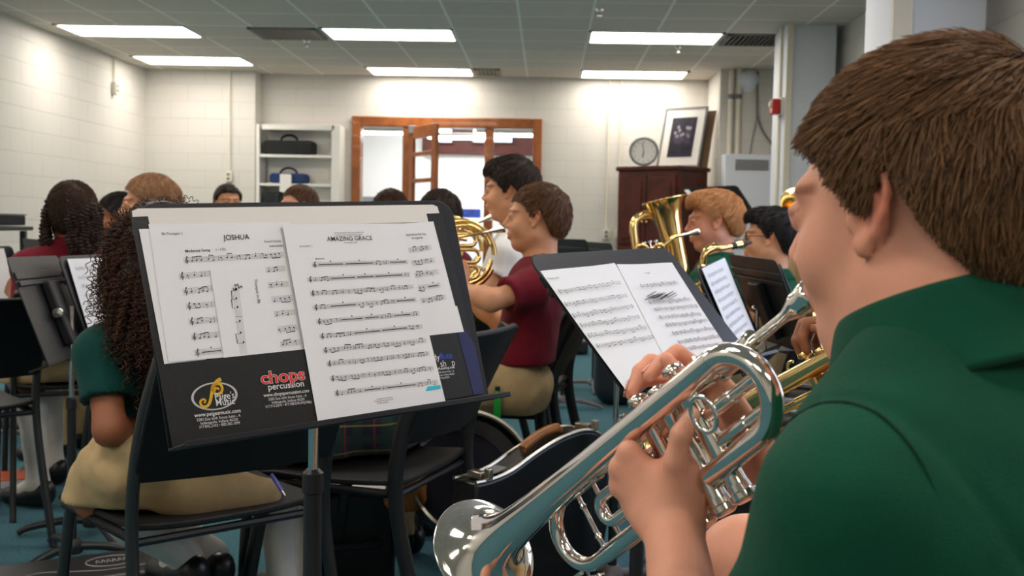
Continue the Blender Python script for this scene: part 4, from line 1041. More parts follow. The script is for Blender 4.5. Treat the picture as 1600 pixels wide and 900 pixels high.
def stand(label, pl, group=None, post_drop=True, base_rot=20, lower=.6, bm=None):
    bm = bm or M['basegrey']
    """pl: reading face; o = lower left corner, ez towards the reader"""
    p = pl.p; bc = p(DW/2, DH*.42, -.05)
    t = thing('music_stand', label, 'music stand', (bc[0], bc[1], 0), group)
    R = np.array([pl.ex, pl.ey, pl.ez]).T
    poly = [(0, 0), (DW, 0)]+[(DW-.03+.03*math.cos(a), DH-.03+.03*math.sin(a)) for a in np.linspace(0, PI/2, 7)]+[(.03-.03*math.sin(a), DH-.03+.03*math.cos(a)) for a in np.linspace(0, PI/2, 7)]
    d = MB().prism(poly, p(0, 0, -.006), pl.ex, pl.ey, pl.ez, .004)
    d.box(p(DW/2, DH*.82, -.0085), (DW-.004, .022, .007), R); d.box(p(DW/2, DH*.745, -.010), (DW-.008, .014, .010), R)
    dk = obj('desk', d, M['desk'], t, bevel=.0012, seg=1)
    obj('lip', MB().box(p(DW/2, -.002, .022), (DW, .0035, .058), R).box(p(DW/2, -.002, .05), (DW, .008, .003), R), M['desk'], t, smooth=False, bevel=.001, seg=1)
    # tilting bracket behind the desk
    obj('back_rib', MB().box(p(DW/2, DH*.42, -.02), (.1, .2, .028), R), M['desk'], t, bevel=.006)
    obj('tilt_knob', MB().lathe([(0, .03), (.014, .029), (.016, .02), (.014, .012), (.005, .01), (.005, 0)], p(DW/2+.05, DH*.42, -.03), pl.ex, 16), M['chrome'], t)
    top = A3((bc[0], bc[1], bc[2]+.01)); k = A3((bc[0], bc[1], lower))
    if k[2] > top[2]-.08: k[2] = top[2]-.08
    obj('inner_tube', MB().tube([top, k-A3((0, 0, .05))], .0075, 16), M['chrome'], t)
    obj('outer_tube', MB().tube([k, (bc[0], bc[1], .06)], .0135, 16).lathe([(.0135, -.03), (.016, -.028), (.0155, 0), (.009, .006), (0, .006)], k, (0, 0, 1), 16), M['blackmetal'], t)
    hub = obj('base_hub', MB().lathe([(0, .075), (.02, .075), (.03, .06), (.034, .045), (.03, .03), (0, .03)], (bc[0], bc[1], 0), (0, 0, 1), 18), bm, t)
    for q in range(3):
        a = math.radians(base_rot+120*q); dv = A3((math.cos(a), math.sin(a), 0)); o = A3((bc[0], bc[1], 0))
        obj('leg', MB().tube(crv([o+dv*.02+A3((0, 0, .05)), o+dv*.1+A3((0, 0, .048)), o+dv*.2+A3((0, 0, .028)), o+dv*.235+A3((0, 0, .011))], 5), [.013]*8+[.012]*4+[.0105]*4, 10), bm, t)
    return t
# ---- sheet music
def quad_poly(pl, pts, off): return [pl.uv(u, v, off) for u, v in pts]
def paper(label, pl, pts, off, m=None, name='music_sheet', cat='sheet music', wave=.0, group=None, fan=True):
    """a sheet lying on the desk: corners given where they are seen"""
    q = quad_poly(pl, pts, off)
    b = MB()
    if len(q) == 4 and wave >= 0:
        q4 = q; rr = random.Random(len(label))
        ph = rr.uniform(0, 6)
        def fn(a, c):
            x = (q4[0]*(1-a)+q4[1]*a)*(1-c)+(q4[3]*(1-a)+q4[2]*a)*c
            return pl.p(x[0], x[1], off+wave*(.5+.5*math.sin(3.2*a+ph))*(1-c)**2)
        b.sheet(lambda a, c: fn(a, 1-c), 12, 6, .0003)
    else:
        b.prism([tuple(x) for x in q], pl.p(0, 0, off), pl.ex, pl.ey, pl.ez, .0004)
    o = obj(name, b, m or M['paper'], loc=pl.p(*(sum(q)/len(q)), off)); return props(o, label, cat, group)
def staff(mb, pl, a, b, off, sp=.00165, seed=0, dense=1.0, clef=True, rest=0):
    """a stave with clef, notes and bars from pixel a to pixel b"""
    r = random.Random(seed); A, B = pl.uv(*a, off), pl.uv(*b, off); L = np.linalg.norm(B-A); d = (B-A)/L; n = A3((-d[1], d[0]))
    if n[1] < 0: n = -n
    P = lambda x, y: pl.p(*(A+d*x+n*y), off+.0003)
    def q(x0, y0, x1, y1, w):
        t = A3((x1-x0, y1-y0)); t = t/np.linalg.norm(t); nn = A3((-t[1], t[0]))*w/2
        mb.add([P(x0-nn[0], y0-nn[1]), P(x1-nn[0], y1-nn[1]), P(x1+nn[0], y1+nn[1]), P(x0+nn[0], y0+nn[1])], [(0, 1, 2, 3)])
    for k in range(5): q(0, (k-2)*sp, L, (k-2)*sp, .00022)
    x = .004
    if clef:
        pts = [(x, -3.2*sp), (x+.0012, -2.6*sp), (x+.0008, 2.4*sp), (x+.002, 3.4*sp), (x+.0026, 2.4*sp), (x-.0008, .2*sp), (x-.001, -1*sp), (x+.0016, -1.6*sp), (x+.003, -.6*sp), (x+.001, .2*sp)]
        for (u, v), (w, z) in zip(pts, pts[1:]): q(u, v, w, z, .0007)
        x += .008
    def note(x, y, st=1):
        c = [(x+1.15*sp*.62*math.cos(t)*1.05, y+sp*.52*math.sin(t)) for t in np.linspace(0, 2*PI, 9)[:-1]]
        mb.add([P(*e) for e in c], [tuple(range(8))])
        if st: q(x+.6*sp, y, x+.6*sp, y+st*3.3*sp, .0004)
        return x+.6*sp, y+st*3.3*sp
    bar = x
    while x < L-.006:
        if rest and r.random() < rest:
            w = min(r.uniform(.02, .05), L-.004-x); q(x, 0, x+w, 0, .0011); q(x, -sp, x, sp, .0005); q(x+w, -sp, x+w, sp, .0005); q(x+w/2-.001, 3.2*sp, x+w/2+.001, 3.2*sp, .0016); x += w+.006; continue
        k = r.choice((1, 1, 2, 3)); g = r.uniform(.0042, .0062)/dense; y0 = r.uniform(-2, 1.5)*sp; pt = None; st = 1 if y0 < 0 else -1
        for i in range(k):
            if x > L-.004: break
            e = note(x, y0+r.uniform(-.8, .8)*sp, st)
            if pt: q(pt[0], pt[1], e[0], pt[1]+(e[1]-pt[1])*.4, .001)
            pt = e; x += g
        x += g*.6
        if x-bar > .026 and x < L: q(x-g*.5, -2*sp, x-g*.5, 2*sp, .0004); bar = x
    return mb
def ptext(mb, pl, txt, u, v, h, off, ang=(0, 0), align='CENTER', bold=0, sx=1, m=0, shear=0):
    """text with its baseline at pixel (u,v), h metres high, running along pixel direction ang"""
    A = pl.uv(u, v, off); B = pl.uv(u+ang[0]*20, v+ang[1]*20, off) if ang != (0, 0) else A+A3((1, 0)); d = (B-A)/np.linalg.norm(B-A)
    ex = pl.ex*d[0]+pl.ey*d[1]; ey = np.cross(pl.ez, ex)
    text_mb(txt, h*1.38, pl.p(*A, off+.0004), ex, ey, bold, align, sx, m, mb, shear=shear); return mb
# ================= the big stand in front
pm = plane4((207, 318, 1.399), (700, 318, 1.715), (775, 614, 1.682), (262, 700, 1.353))
big = stand('large music stand in front holding the black folder and the trumpet parts', pm, base_rot=50, lower=.685)
M['folder'] = mat('black_folder_card', (20, 19, 22), .38, bump=.1, bscale=90); M['cream_card'] = mat('cream_folder_lining', (226, 220, 214), .6)
fo_ = thing('music_folder', 'black folder of sheet music with shop logos open on the large stand', 'folder', pm.p(DW/2, .0, .003))
def cardp(name, pts, off, m, t=.0006, par=fo_, **k):
    return obj(name, MB().prism([tuple(x) for x in quad_poly(pm, pts, off)], pm.p(0, 0, off), pm.ex, pm.ey, pm.ez, t), m, par, smooth=False, **k)
cardp('cover', [(203, 334), (206, 328), (215, 325), (675, 319), (684, 322), (688, 330), (757, 616), (270, 702)], .0004, M['folder'], .0018)
cardp('lining', [(206, 330), (215, 326), (676, 320), (683, 323), (686, 333), (666, 334), (669, 347), (235, 357), (231, 338), (207, 339)], .0024, M['cream_card'])
paper('blank sheet edge showing at the far left behind the JOSHUA part', pm, [(217, 358), (320, 355), (322, 562), (257, 570)], .0034)
sj = paper('sheet titled JOSHUA on the left half of the folder', pm, [(232, 350), (452, 347), (478, 547), (263, 566)], .0042)
sa = paper('folk song sheet at the right edge of the folder behind AMAZING GRACE', pm, [(600, 351), (677, 346), (722, 519), (640, 530)], .0036)
sb_ = paper('short sheet low at the right edge of the folder above the pocket', pm, [(650, 482), (714, 478), (725, 519), (660, 526)], .0046)
sf = paper('narrow fingering chart sheet lying over the JOSHUA part', pm, [(328, 421), (413, 418), (441, 552), (350, 561)], .0054)
cardp('pocket', [(247, 570), (474, 546), (503, 659), (270, 702)], .0064, M['folder'], .0012)
cardp('pocket', [(474.5, 546), (729, 518), (757, 614), (503.5, 659)], .0064, M['folder'], .0012)
cardp('pocket_flap', [(715, 520), (729, 518), (742, 540), (752, 590), (757, 613), (740, 617), (728, 570)], .0078, mat('blue_black_card', (28, 34, 84), .4), .0004)
sg = paper('sheet titled AMAZING GRACE on the right half of the folder', pm, [(441, 350), (628, 349), (696, 627), (497, 661)], .0092)
# printing
b = MB(); o = .0046
ptext(b, pm, 'Bb Trumpet 2', 269, 367, .0036, o, (20, -.6)); ptext(b, pm, 'JOSHUA', 370, 374.5, .0074, o, (20, -.8), bold=.004); ptext(b, pm, 'TRADITIONAL', 426, 379, .003, o, (20, -1)); ptext(b, pm, 'ARRANGED', 432, 386, .003, o, (20, -1))
ptext(b, pm, 'Moderate Swing', 309, 393.5, .0038, o, (20, -1), bold=.01)
ptext(b, pm, '( =132)', 345, 391.5, .0034, o, (20, -1))
RJ = [((286, 407), (444, 398)), ((279, 432), (329, 427)), ((415, 422), (446, 419)), ((285, 456), (333, 450)), ((419, 446), (451, 443)), ((290, 479), (336, 475)), ((424, 468), (457, 465)), ((294, 503), (340, 499)), ((428, 491), (462, 487)), ((298, 527), (345, 522)), ((432, 515), (465, 511)), ((303, 552), (349, 547)), ((438, 538), (470, 534))]
for i, (a, c) in enumerate(RJ): staff(b, pm, a, c, o, seed=i, clef=(a[0] < 310), dense=.9, rest=.9 if i == 11 else 0)
obj('printing', b, M['ink'], sj, smooth=False)
b = MB(); o = .0058
staff(b, pm, (367, 448), (381, 553), o, sp=.0022, seed=40, dense=.45, clef=False)
ptext(b, pm, 'Trumpet in Bb', 397, 436, .0042, o, (3, 20), align='LEFT')
for q_ in ((366, 446), (372, 449), (364, 452)): ptext(b, pm, 'S', *q_, .006, o, (4, 20), bold=.02)
obj('printing', b, M['ink'], sf, smooth=False)
b = MB(); o = .0096
ptext(b, pm, 'AMAZING GRACE', 547, 376, .0068, o, (20, -.5), bold=.002); ptext(b, pm, 'Commissioned by the Honors Band and', 545, 364.5, .0022, o, (20, -.5)); ptext(b, pm, 'in honor of the school band program', 545, 368, .0022, o, (20, -.5))
ptext(b, pm, 'for concert band', 548, 380, .0022, o, (20, -.5)); ptext(b, pm, 'Bb TRUMPET 2', 478, 386, .0022, o, (20, -.5)); ptext(b, pm, 'Frank Ticheli', 616, 387, .0024, o, (20, -.5)) if 0 else None
ptext(b, pm, 'Moderato', 500, 405.5, .0026, o, (20, -1), bold=.01)
RA = [((487, 414), (637, 409)), ((480, 437), (640, 429)), ((484, 459), (646, 448)), ((489, 481), (650, 468)), ((494, 503), (655, 490)), ((499, 526), (660, 510)), ((504, 548), (666, 532)), ((510, 569), (671, 552)), ((515, 592), (678, 575)), ((522, 615), (684, 597))]
for i, (a, c) in enumerate(RA): staff(b, pm, a, c, o, sp=.0014, seed=60+i, dense=.95, rest=(.45, .12, 0, .25, .4, .3, .05, 0, 0, .3)[i])
for i, (u, v) in enumerate(((607, 630), (605, 633.5), (604, 637))): ptext(b, pm, ('Copyright by the publisher', 'International copyright secured', 'All rights reserved')[i], u-6, v-7, .0018, o, (20, -2.6))
obj('printing', b, M['ink'], sg, smooth=False)
obj('highlighter_mark', MB().prism([tuple(x) for x in quad_poly(pm, [(668, 604), (688, 601.5), (689, 607), (678, 609), (665, 611.5)], .0096)], pm.p(0, 0, .0096), pm.ex, pm.ey, pm.ez, .0003), mat('cyan_highlighter', (40, 190, 214), .6), sg, smooth=False)
b = MB(); o = .0042
ptext(b, pm, 'South African Folk Song', 650, 367.5, .003, o, (20, -1), bold=.008, sx=.9); ptext(b, pm, 'Arranged by', 652, 373, .003, o, (20, -1), bold=.008)
for i, (a, c) in enumerate((((634, 392), (674, 386)), ((638, 412), (679, 406)), ((648, 431), (685, 424)), ((648, 451), (688, 445)), ((652, 471), (696, 464)))): staff(b, pm, a, c, o, seed=90+i, clef=False, rest=.9 if i == 3 else 0)
obj('printing', b, M['ink'], sa, smooth=False)
# logos on the pockets
Mw, My, Mr, Mb = mat('logo_white', (224, 222, 222), .5), mat('logo_gold', (236, 186, 44), .5), mat('logo_red', (220, 44, 34), .5), mat('logo_blue', (44, 78, 190), .5)
Ms = mat('logo_silver', (188, 186, 186), .45)
o = .0078; c0 = pm.uv(335.5, 619, o); th = math.radians(0)
e1 = pm.uv(371, 614.5, o)-c0; e2 = pm.uv(332, 597.5, o)-c0; b = MB()
ring = [(c0+e1*math.cos(a)*s+e2*math.sin(a)*s) for s in (1, .9) for a in np.linspace(0, 2*PI, 49)[:-1]]
b.add([pm.p(*x, o) for x in ring], [(i, (i+1) % 48, 48+(i+1) % 48, 48+i) for i in range(48)])
lg = obj('logo', b, Ms, fo_, smooth=False)
b = MB()
def stroke(pix, w0, w1):
    cp = crv([A3((*pm.uv(u, v, o), 0)) for u, v in pix], 6); n = len(cp)
    for i, (a, c) in enumerate(zip(cp, cp[1:])):
        d_ = (c-a)[:2]; n_ = A3((-d_[1], d_[0])); n_ = n_/(np.linalg.norm(n_)+1e-9)*(w0+(w1-w0)*i/n); e_ = d_*.25
        b.add([pm.p(*(a[:2]-n_-e_), o+.0003), pm.p(*(c[:2]-n_+e_), o+.0003), pm.p(*(c[:2]+n_+e_), o+.0003), pm.p(*(a[:2]+n_-e_), o+.0003)], [(0, 1, 2, 3)])
stroke([(319, 630), (321, 626), (317, 624), (313, 628), (315, 634), (321, 635.5), (326, 632), (329, 624), (331, 613), (334, 603), (339, 596), (345, 592.5)], .0011, .0026)
stroke([(331, 612), (333, 603), (340, 599.5), (346, 603), (346.5, 611), (340, 616), (335, 613.5), (336, 608), (340, 606.5), (342, 609)], .0021, .0012)
obj('clef', b, My, lg, smooth=False)
b = MB(); dr_ = (20, -2.2)
ptext(b, pm, "Paige's", 335.5, 625.5, .0092, o+.0005, dr_, 'LEFT', bold=.006, sx=.82); ptext(b, pm, 'Music', 337, 634.5, .0092, o+.0005, dr_, 'LEFT', bold=.006, sx=.9)
ptext(b, pm, 'www.paigesmusic.com', 340.5, 648, .0050, o, dr_, bold=.012, sx=1.0)
for i, x in enumerate(('5282 East 65th Street Suite - A', 'Indianapolis, Indiana 46220', '317.842.2102 \u2022 800.382.1099')): ptext(b, pm, x, 342+i*.7, 654.8+i*5.6, .0037, o, dr_, sx=.92)
obj('shop_lettering', b, Mw, lg, smooth=False); b = MB()
ptext(b, pm, 'percussion', 447.5, 606.5, .0088, o, dr_, bold=.01, sx=1.02); ptext(b, pm, 'www.chopspercussion.com', 448, 616.5, .0048, o, dr_, bold=.012, sx=.92)
for i, x in enumerate(('5282 East 65th Street Suite - A', 'Indianapolis, Indiana 46220', '317.913.2070 \u2022 877.988.DRUM(3786)')): ptext(b, pm, x, 449.5+i*.8, 622.8+i*5.4, .0036, o, dr_, sx=.9)
ptext(b, pm, 'chops', 443, 596.5, .0168, o, dr_, bold=.036, sx=1.2)
obj('white_lettering', b, Mw, fo_, smooth=False); b = MB()
ptext(b, pm, 'dy', 677, 563.5, .0098, o, dr_, 'LEFT', sx=.95); ptext(b, pm, 'sh', 688, 573.5, .0105, o, dr_, 'LEFT', sx=.9); ptext(b, pm, 'p', 706, 571.5, .0105, o, dr_, 'LEFT', sx=.9)
ptext(b, pm, 'dyfluteshop.com', 681, 578.5, .0042, o, dr_, 'LEFT', bold=.012, sx=.9)
for i, x in enumerate(('65th Street Suite - A', 'apolis, Indiana 46220', '877.FLUTE4U')): ptext(b, pm, x, 684+i*.6, 583.5+i*4.6, .003, o, dr_, 'LEFT', sx=.85)
obj('white_lettering', b, Mw, fo_, smooth=False)
obj('red_lettering', ptext(MB(), pm, 'chops', 443, 596.5, .0168, o+.0004, dr_, bold=.014, sx=1.2), Mr, fo_, smooth=False)
obj('blue_lettering', ptext(MB(), pm, 'flute', 687.5, 561.5, .0098, o, dr_, 'LEFT', bold=.004, sx=.95), Mb, fo_, smooth=False)
# ================= the stand in the middle
pk = plane4((823, 398, 1.901), (1066, 396, 2.33), (1165, 560, 2.179), (985, 624, 1.79))
stand('music stand with two pencil-marked parts beyond the silver trumpet', pk, base_rot=0, lower=.62)
s1 = paper('left-hand marked part on the stand beyond the silver trumpet', pk, [(840, 428), (960, 411), (1052, 545), (986, 620)], .003, wave=.008)
s2 = paper('right-hand marked part with a scribbled-out stave on the middle stand', pk, [(963, 413), (1047, 413), (1146, 558), (1056, 592)], .004, wave=.006)
b = MB()
for i, (a, c) in enumerate((((872, 456), (970, 441)), ((882, 476), (980, 461)), ((894, 494), (990, 478)), ((906, 509), (1000, 495)), ((918, 525), (1012, 511)), ((931, 541), (1022, 526)))): staff(b, pk, a, c, .0115-.0007*i, sp=.0017, seed=120+i, dense=1.1)
ptext(b, pk, 'Trumpet in Bb 1', 866, 436, .004, .011, (20, -1.5))
obj('printing', b, M['ink'], s1, smooth=False)
b = MB()
for i, (a, c) in enumerate((((1000, 447), (1060, 441)), ((1013, 473), (1080, 467)), ((1022, 484), (1090, 477)), ((1030, 496), (1096, 490)), ((1040, 508), (1106, 500)), ((1050, 521), (1117, 512)), ((1059, 535), (1126, 525)), ((1068, 546), (1134, 536)))): staff(b, pk, a, c, .010-.0006*i, sp=.0015, seed=140+i, dense=1.2)
ptext(b, pk, 'BASIN STREET', 1015, 427, .004, .0105, (20, -1.5)) if 0 else ptext(b, pk, 'Trumpet', 1012, 428, .004, .0105, (20, -1.5))
rr = random.Random(2)
for k in range(26):
    u, v = 1007+k*1.5, 462+rr.uniform(-3, 3); a, c = pk.uv(u, v+4, .0098), pk.uv(u+14, v-4, .0098); n_ = A3((0, .0004))
    b.add([pk.p(*(a-n_), .0098), pk.p(*(c-n_), .0098), pk.p(*(c+n_), .0098), pk.p(*(a+n_), .0098)], [(0, 1, 2, 3)])
obj('printing', b, M['ink'], s2, smooth=False)
# ================= the other stands
p3 = fit4((1089, 420, 3.0), (1134, 402, 3.5), (1190, 528, 2.98), (1150, 560, 2.52)); stand('music stand seen almost edge-on with white parts, in front of the saxophone player', p3, base_rot=40, lower=.5)
s3 = paper('white saxophone part standing on the edge-on music stand', p3, [(1096, 420), (1131, 403), (1183, 527), (1155, 556)], .006, wave=.004)
b = MB()
for i in range(9): staff(b, p3, (1106+5.6*i, 432+13*i), (1130+5.4*i, 420+12*i), .0095-.0003*i, sp=.002, seed=170+i, dense=.9)
obj('printing', b, M['ink'], s3, smooth=False)
p4 = fit4((1214, 405, 3.34), (1139, 396, 3.8), (1196, 545, 2.94), (1262, 538, 2.5)); stand('black music stand seen from behind with a chrome knob, before the boy with glasses', p4, base_rot=80, lower=.55)
paper('white part on the stand before the boy with glasses, seen past its edge', p4, [(1220, 412), (1150, 402), (1200, 548), (1270, 548)], .012)
p5 = fit4((1068, 293, 8.4), (1152, 289, 8.7), (1183, 340, 6.25), (1103, 346, 5.75)); stand('tall black music stand behind the ginger-haired boy', p5, lower=.8)
paper('white sheet edge on the tall stand behind the ginger-haired boy', p5, [(1069, 297), (1076, 296), (1094, 318), (1086, 319)], .004)
p6 = fit4((88, 400, 3.5), (6, 403, 3.05), (68, 556, 2.5), (142, 543, 2.78)); stand('music stand turned away from the camera at the far left', p6, base_rot=10, lower=.5, bm=M['blackmetal'])
p7 = fit4((92, 400, 3.3), (176, 396, 3.75), (222, 532, 3.16), (146, 545, 2.83)); stand('music stand with a white part beside the braided student, facing the camera', p7, base_rot=70, lower=.5, bm=M['blackmetal'])
s7 = paper('white part on the stand beside the braided student', p7, [(104, 405), (172, 402), (212, 528), (146, 540)], .004, wave=.004)
b = MB()
for i in range(8): staff(b, p7, (118+4.6*i, 420+14*i), (168+4.6*i, 416+13*i), .0078-.0003*i, sp=.002, seed=200+i)
obj('printing', b, M['ink'], s7, smooth=False)
p8 = fit4((918, 374, 6.0), (856, 372, 6.4), (868, 440, 6.3), (930, 442, 5.9)); stand('black music stand behind the boy in maroon, backed by the wall outlets', p8, base_rot=-10, lower=.7)
p9 = fit4((957, 380, 6.7), (915, 377, 7.1), (925, 436, 7.0), (966, 440, 6.6)); stand('smaller-looking black stand tilted beside the cabinet, left of the euphonium', p9, base_rot=30, lower=.7)
p10 = fit4((893, 404, 2.9), (1010, 412, 3.2), (1050, 500, 3.1), (920, 510, 2.8)); stand('music stand hidden behind the middle one, its black pole beside the case', p10, base_rot=15, lower=.45)
p11 = fit4((-70, 385, 4.7), (20, 384, 5.0), (48, 490, 3.75), (-40, 500, 3.45)); stand('music stand with a white sheet cut by the left frame edge', p11, base_rot=35, lower=.5)
paper('white sheet on the stand at the left frame edge', p11, [(-60, 390), (6, 388), (30, 480), (-35, 490)], .004)
p12 = fit4((62, 374, 5.2), (36, 372, 5.6), (48, 425, 5.5), (76, 428, 5.1)); stand('distant grey-looking stand left of the braided student', p12, base_rot=35, lower=.5)
# ------------------------------------------------------------------ chairs
M['poly'] = mat('black_polypropylene', (14, 14, 15), .55, spec=.3, bump=.25, bscale=600); M['tubeblack'] = mat('black_steel_tube', (26, 26, 28), .38)
def chair(label, loc, fwd, group=None):
    fwd = nrm((fwd[0], fwd[1], 0)); r = A3((fwd[1], -fwd[0], 0)); o = A3((loc[0], loc[1], 0)); P = lambda x, y, z: o+r*x+fwd*y+A3((0, 0, z))
    t = thing('chair', label, 'chair', o, group)
    s = MB().sheet(lambda a, b: P((a-.5)*.44*(1-.06*(1-b)), -.19+.40*b, .44+.012*(abs(a-.5)*2)**3-.010*math.sin(PI*b)-.018*max(0, b-.85)/.15), 10, 10, .014)
    s.tube([P(-.205, -.17, .424), P(-.215, .18, .424)], .011, 8).tube([P(.205, -.17, .424), P(.215, .18, .424)], .011, 8)
    obj('seat', s, M['poly'], t, bevel=.004)
    bk = MB().sheet(lambda a, b: P((a-.5)*.44, -.205-.035*math.sin(PI*a)-.10*b-.02*b*b, .545+.255*b-.012*(abs(a-.5)*2)**6*b), 14, 8, .016)
    obj('backrest', bk, M['poly'], t, bevel=.005)
    for x in (-1, 1):
        obj('leg', MB().tube(crv([P(x*.225, -.30, 0), P(x*.218, -.225, .25), P(x*.214, -.19, .42), P(x*.214, -.20, .55), P(x*.212, -.245, .68), P(x*.205, -.30, .79)], 6), .020, 12, flat=(r, .55)), M['tubeblack'], t)
        obj('leg', MB().tube(crv([P(x*.225, .215, 0), P(x*.220, .19, .22), P(x*.212, .15, .425)], 6), .019, 12, flat=(r, .6)), M['tubeblack'], t)
    obj('brace', MB().tube([P(-.214, -.18, .418), P(.214, -.18, .418)], .009, 8), M['tubeblack'], t)
    obj('front_brace', MB().tube([P(-.212, .14, .418), P(.212, .14, .418)], .009, 8), M['tubeblack'], t)
    return t, P
def chair_at(label, pt, lp, fwd, **k):
    """put the chair so that local (x,y) lp lies under the world point pt"""
    f = nrm((fwd[0], fwd[1], 0)); r = A3((f[1], -f[0], 0)); return chair(label, A3(pt)-r*lp[0]-f*lp[1], fwd, **k)
cK, PK = chair_at('black chair under the curly-haired girl, nearest the large stand', W(206, 826, 2.10), (-.214, -.19), (-.68, .73))
cN, PN = chair_at('black chair behind the large stand post, under the plaid skirt', W(618, 786, 2.5), (-.214, -.19), (-.95, .31))
cB, PB = chair_at('black chair under the boy in the maroon polo shirt', W(845, 600, 3.55), (-.214, -.19), (-.995, .1))
cL, PL = chair_at('black chair cut by the left frame edge, nobody in view on it', (-1.55, 3.36, 0), (.225, -.30), (-.72, .70))
# ------------------------------------------------------------------ the other players
RLX = [(28, 32, 18), (32, 36, 20), (36, 40, 22), (40, 44, 24)]; GRIP = [(55, 65, 35), (60, 68, 36), (62, 68, 36), (64, 66, 34)]
def player(label, hc, face, body, shirt, skin, hair, k=.95, pitch=-.05, seat=.45, lean=.10, L=None, R=None, legs='pants', hstyle='fringe', hair_fn=None, brow=None, tw=1, hres=.0055, bres=.010, drop=.15,
           nstr=2500, slen=.035, top=0, front=0, roll=0, knees=None, comb=None, hthick=.004, ankles=None, extra=None, stand=False, chair_label=None, cloth_parts=True, eyes=True, sitz=None, legdir=None):
    """a seated figure; L/R: dict(w=wrist point, d=hand direction, n=back-of-hand normal, curls, pole)"""
    fb = nrm((body[0], body[1], 0)); rb = nrm(np.cross(fb, (0, 0, 1))); up = A3((0, 0, 1))
    h = Head(hc, A3((face[0], face[1], pitch)), k, roll); RB = np.array([rb, fb, up]).T
    nb = h.C-nrm(h.R[:, 1]*A3((1, 1, 0)))*.018*k-up*drop*k
    pv = A3((*(nb-fb*lean)[:2], seat+.085)); fl = A3((pv[0], pv[1], 0))
    t = thing('person', label, 'person', fl)
    sw = .148*k*tw; shL, shR = nb-rb*sw-up*.075*k, nb+rb*sw-up*.075*k
    S = SDF(); h.skin(S)
    S.cap(h.P(0, -.026, -.04), nb, .047*k, .052*k, .03); S.cap(nb-up*.03, shL, .045*k, .042*k, .05); S.cap(nb-up*.03, shR, .045*k, .042*k, .05)
    S.cap(nb-up*.12, pv, .055*k, .06*k, .04)
    S2 = SDF(); tor = nb-pv; TL = np.linalg.norm(tor)
    S2.ell(nb-up*.04*k, A3((.078, .076, .048))*k, RB, .03); S2.cap(nb-up*.03-rb*.04, shL, .045*k, .052*k, .06); S2.cap(nb-up*.03+rb*.04, shR, .045*k, .052*k, .06)
    S2.ell(nb-tor*.36, A3((.155*tw, .096, .36*TL))*A3((k, k, 1)), RB, .06); S2.ell(pv+tor*.26, A3((.138*tw, .096, .34*TL))*A3((k, k, 1)), RB, .06)
    boxes = [(h.C-.145*k, h.C+.145*k)]; cuffs = []; hl = []
    for sg, sh, sp in ((-1, shL, L), (1, shR, R)):
        if sp is None: sp = dict(w=pv+fb*.26+rb*sg*.10+up*.10, d=fb*.8-rb*sg*.5-up*.1, n=up)
        w = A3(sp['w']); el = sp.get('el')
        el = limb_ik(sh, w, .265*k, .235*k, sp.get('pole', -up+rb*sg*.35-fb*.2)) if el is None else A3(el)
        S.cap(sh, el, .040*k, .0335*k, .03); m_ = el+(w-el)*.3; S.cap(el, m_, .033*k, .034*k, .02); S.cap(m_, w, .034*k, .023*k, .02)
        hand(S, w, sp['d'], sp['n'], sg, sp.get('curls', RLX), .92*k, thumb=sp.get('thumb'), fing=sp.get('fing'))
        c = w+nrm(sp['d'])*.075*k; boxes.append((c-.105*k, c+.105*k))
        S2.cap(sh, sh+(el-sh)*.75, .053*k, .058*k, .03); cuffs.append((sh, el))
    for s_, e_ in cuffs: hl.append((s_, e_))
    def cuff(D, X, Y, Zz):
        for s_, e_ in hl:                      # open sleeve ends two thirds down the upper arm
            d = nrm(e_-s_); ln = np.linalg.norm(e_-s_); q = (X-s_[0])*d[0]+(Y-s_[1])*d[1]+(Zz-s_[2])*d[2]
            r2 = np.sqrt(np.maximum(0, (X-s_[0])**2+(Y-s_[1])**2+(Zz-s_[2])**2-q*q))
            D = np.where((r2 < .085*k) & (q > ln*.45), np.maximum(D, q-ln*.62), D)
            D = np.where((q > ln*.58) & (q < ln*1.2), np.maximum(D, .047*k-r2), D)
        return D+wob(X, Y, Zz, 26, 31)*.004+wob(X, Y, Zz, 70, 32)*.0012
    S2.fun(cuff); S2.cut((0, 0, -1), pv+up*.075)
    # legs
    kn, an = {}, {}; lf_ = fb if legdir is None else nrm((legdir[0], legdir[1], 0)); lr = nrm(np.cross(lf_, up))
    for sg in (-1, 1):
        hp = pv+lr*sg*.08*k; kk = (knees or {}).get(sg); kn[sg] = A3(kk) if kk is not None else hp+lf_*.40*k+lr*sg*.04-up*.01
        if stand: kn[sg] = hp-up*(pv[2]-.47)+lf_*.02
        an[sg] = A3((kn[sg][0]-lf_[0]*.04, kn[sg][1]-lf_[1]*.04, .085)) if not ankles else A3(ankles[sg]); a2 = an[sg]+(kn[sg]-an[sg])*.62
        S.cap(hp, kn[sg], .065*k, .05*k, .03); S.cap(kn[sg], a2, .048*k, .047*k, .02); S.cap(a2, an[sg], .046*k, .03*k, .02)
    if legs == 'skirt' or legs == 'pants': pass
    lo, hi = S.bounds(); lo -= .02; hi += .02; lo[2] = max(lo[2], .03)
    parts = [outside(S, lo, hi, bres, boxes), S.mesh(hres*.8, *boxes[0])]+[S.mesh(.0045, *b) for b in boxes[1:]]
    V, F = joinp(parts); T = h.tint(V, np.ones((len(V), 3)), brow=brow)
    arr_obj('body', V, F, skin, t, tint=T)
    if eyes: h.eyes(t)
    if hair_fn: hair_fn(h, t)
    elif hair is not None:
        hm, VF = hair_cap(h, hstyle, hair, t, thick=hthick, h_=.006, noise=.004, top=top, front=front)
        if nstr: strands(h, VF, nstr, slen, hair, hm, rad=.0007, seg=6, lift=.008, seed=len(label), line=hstyle, over=(-.002, .008), comb=comb)
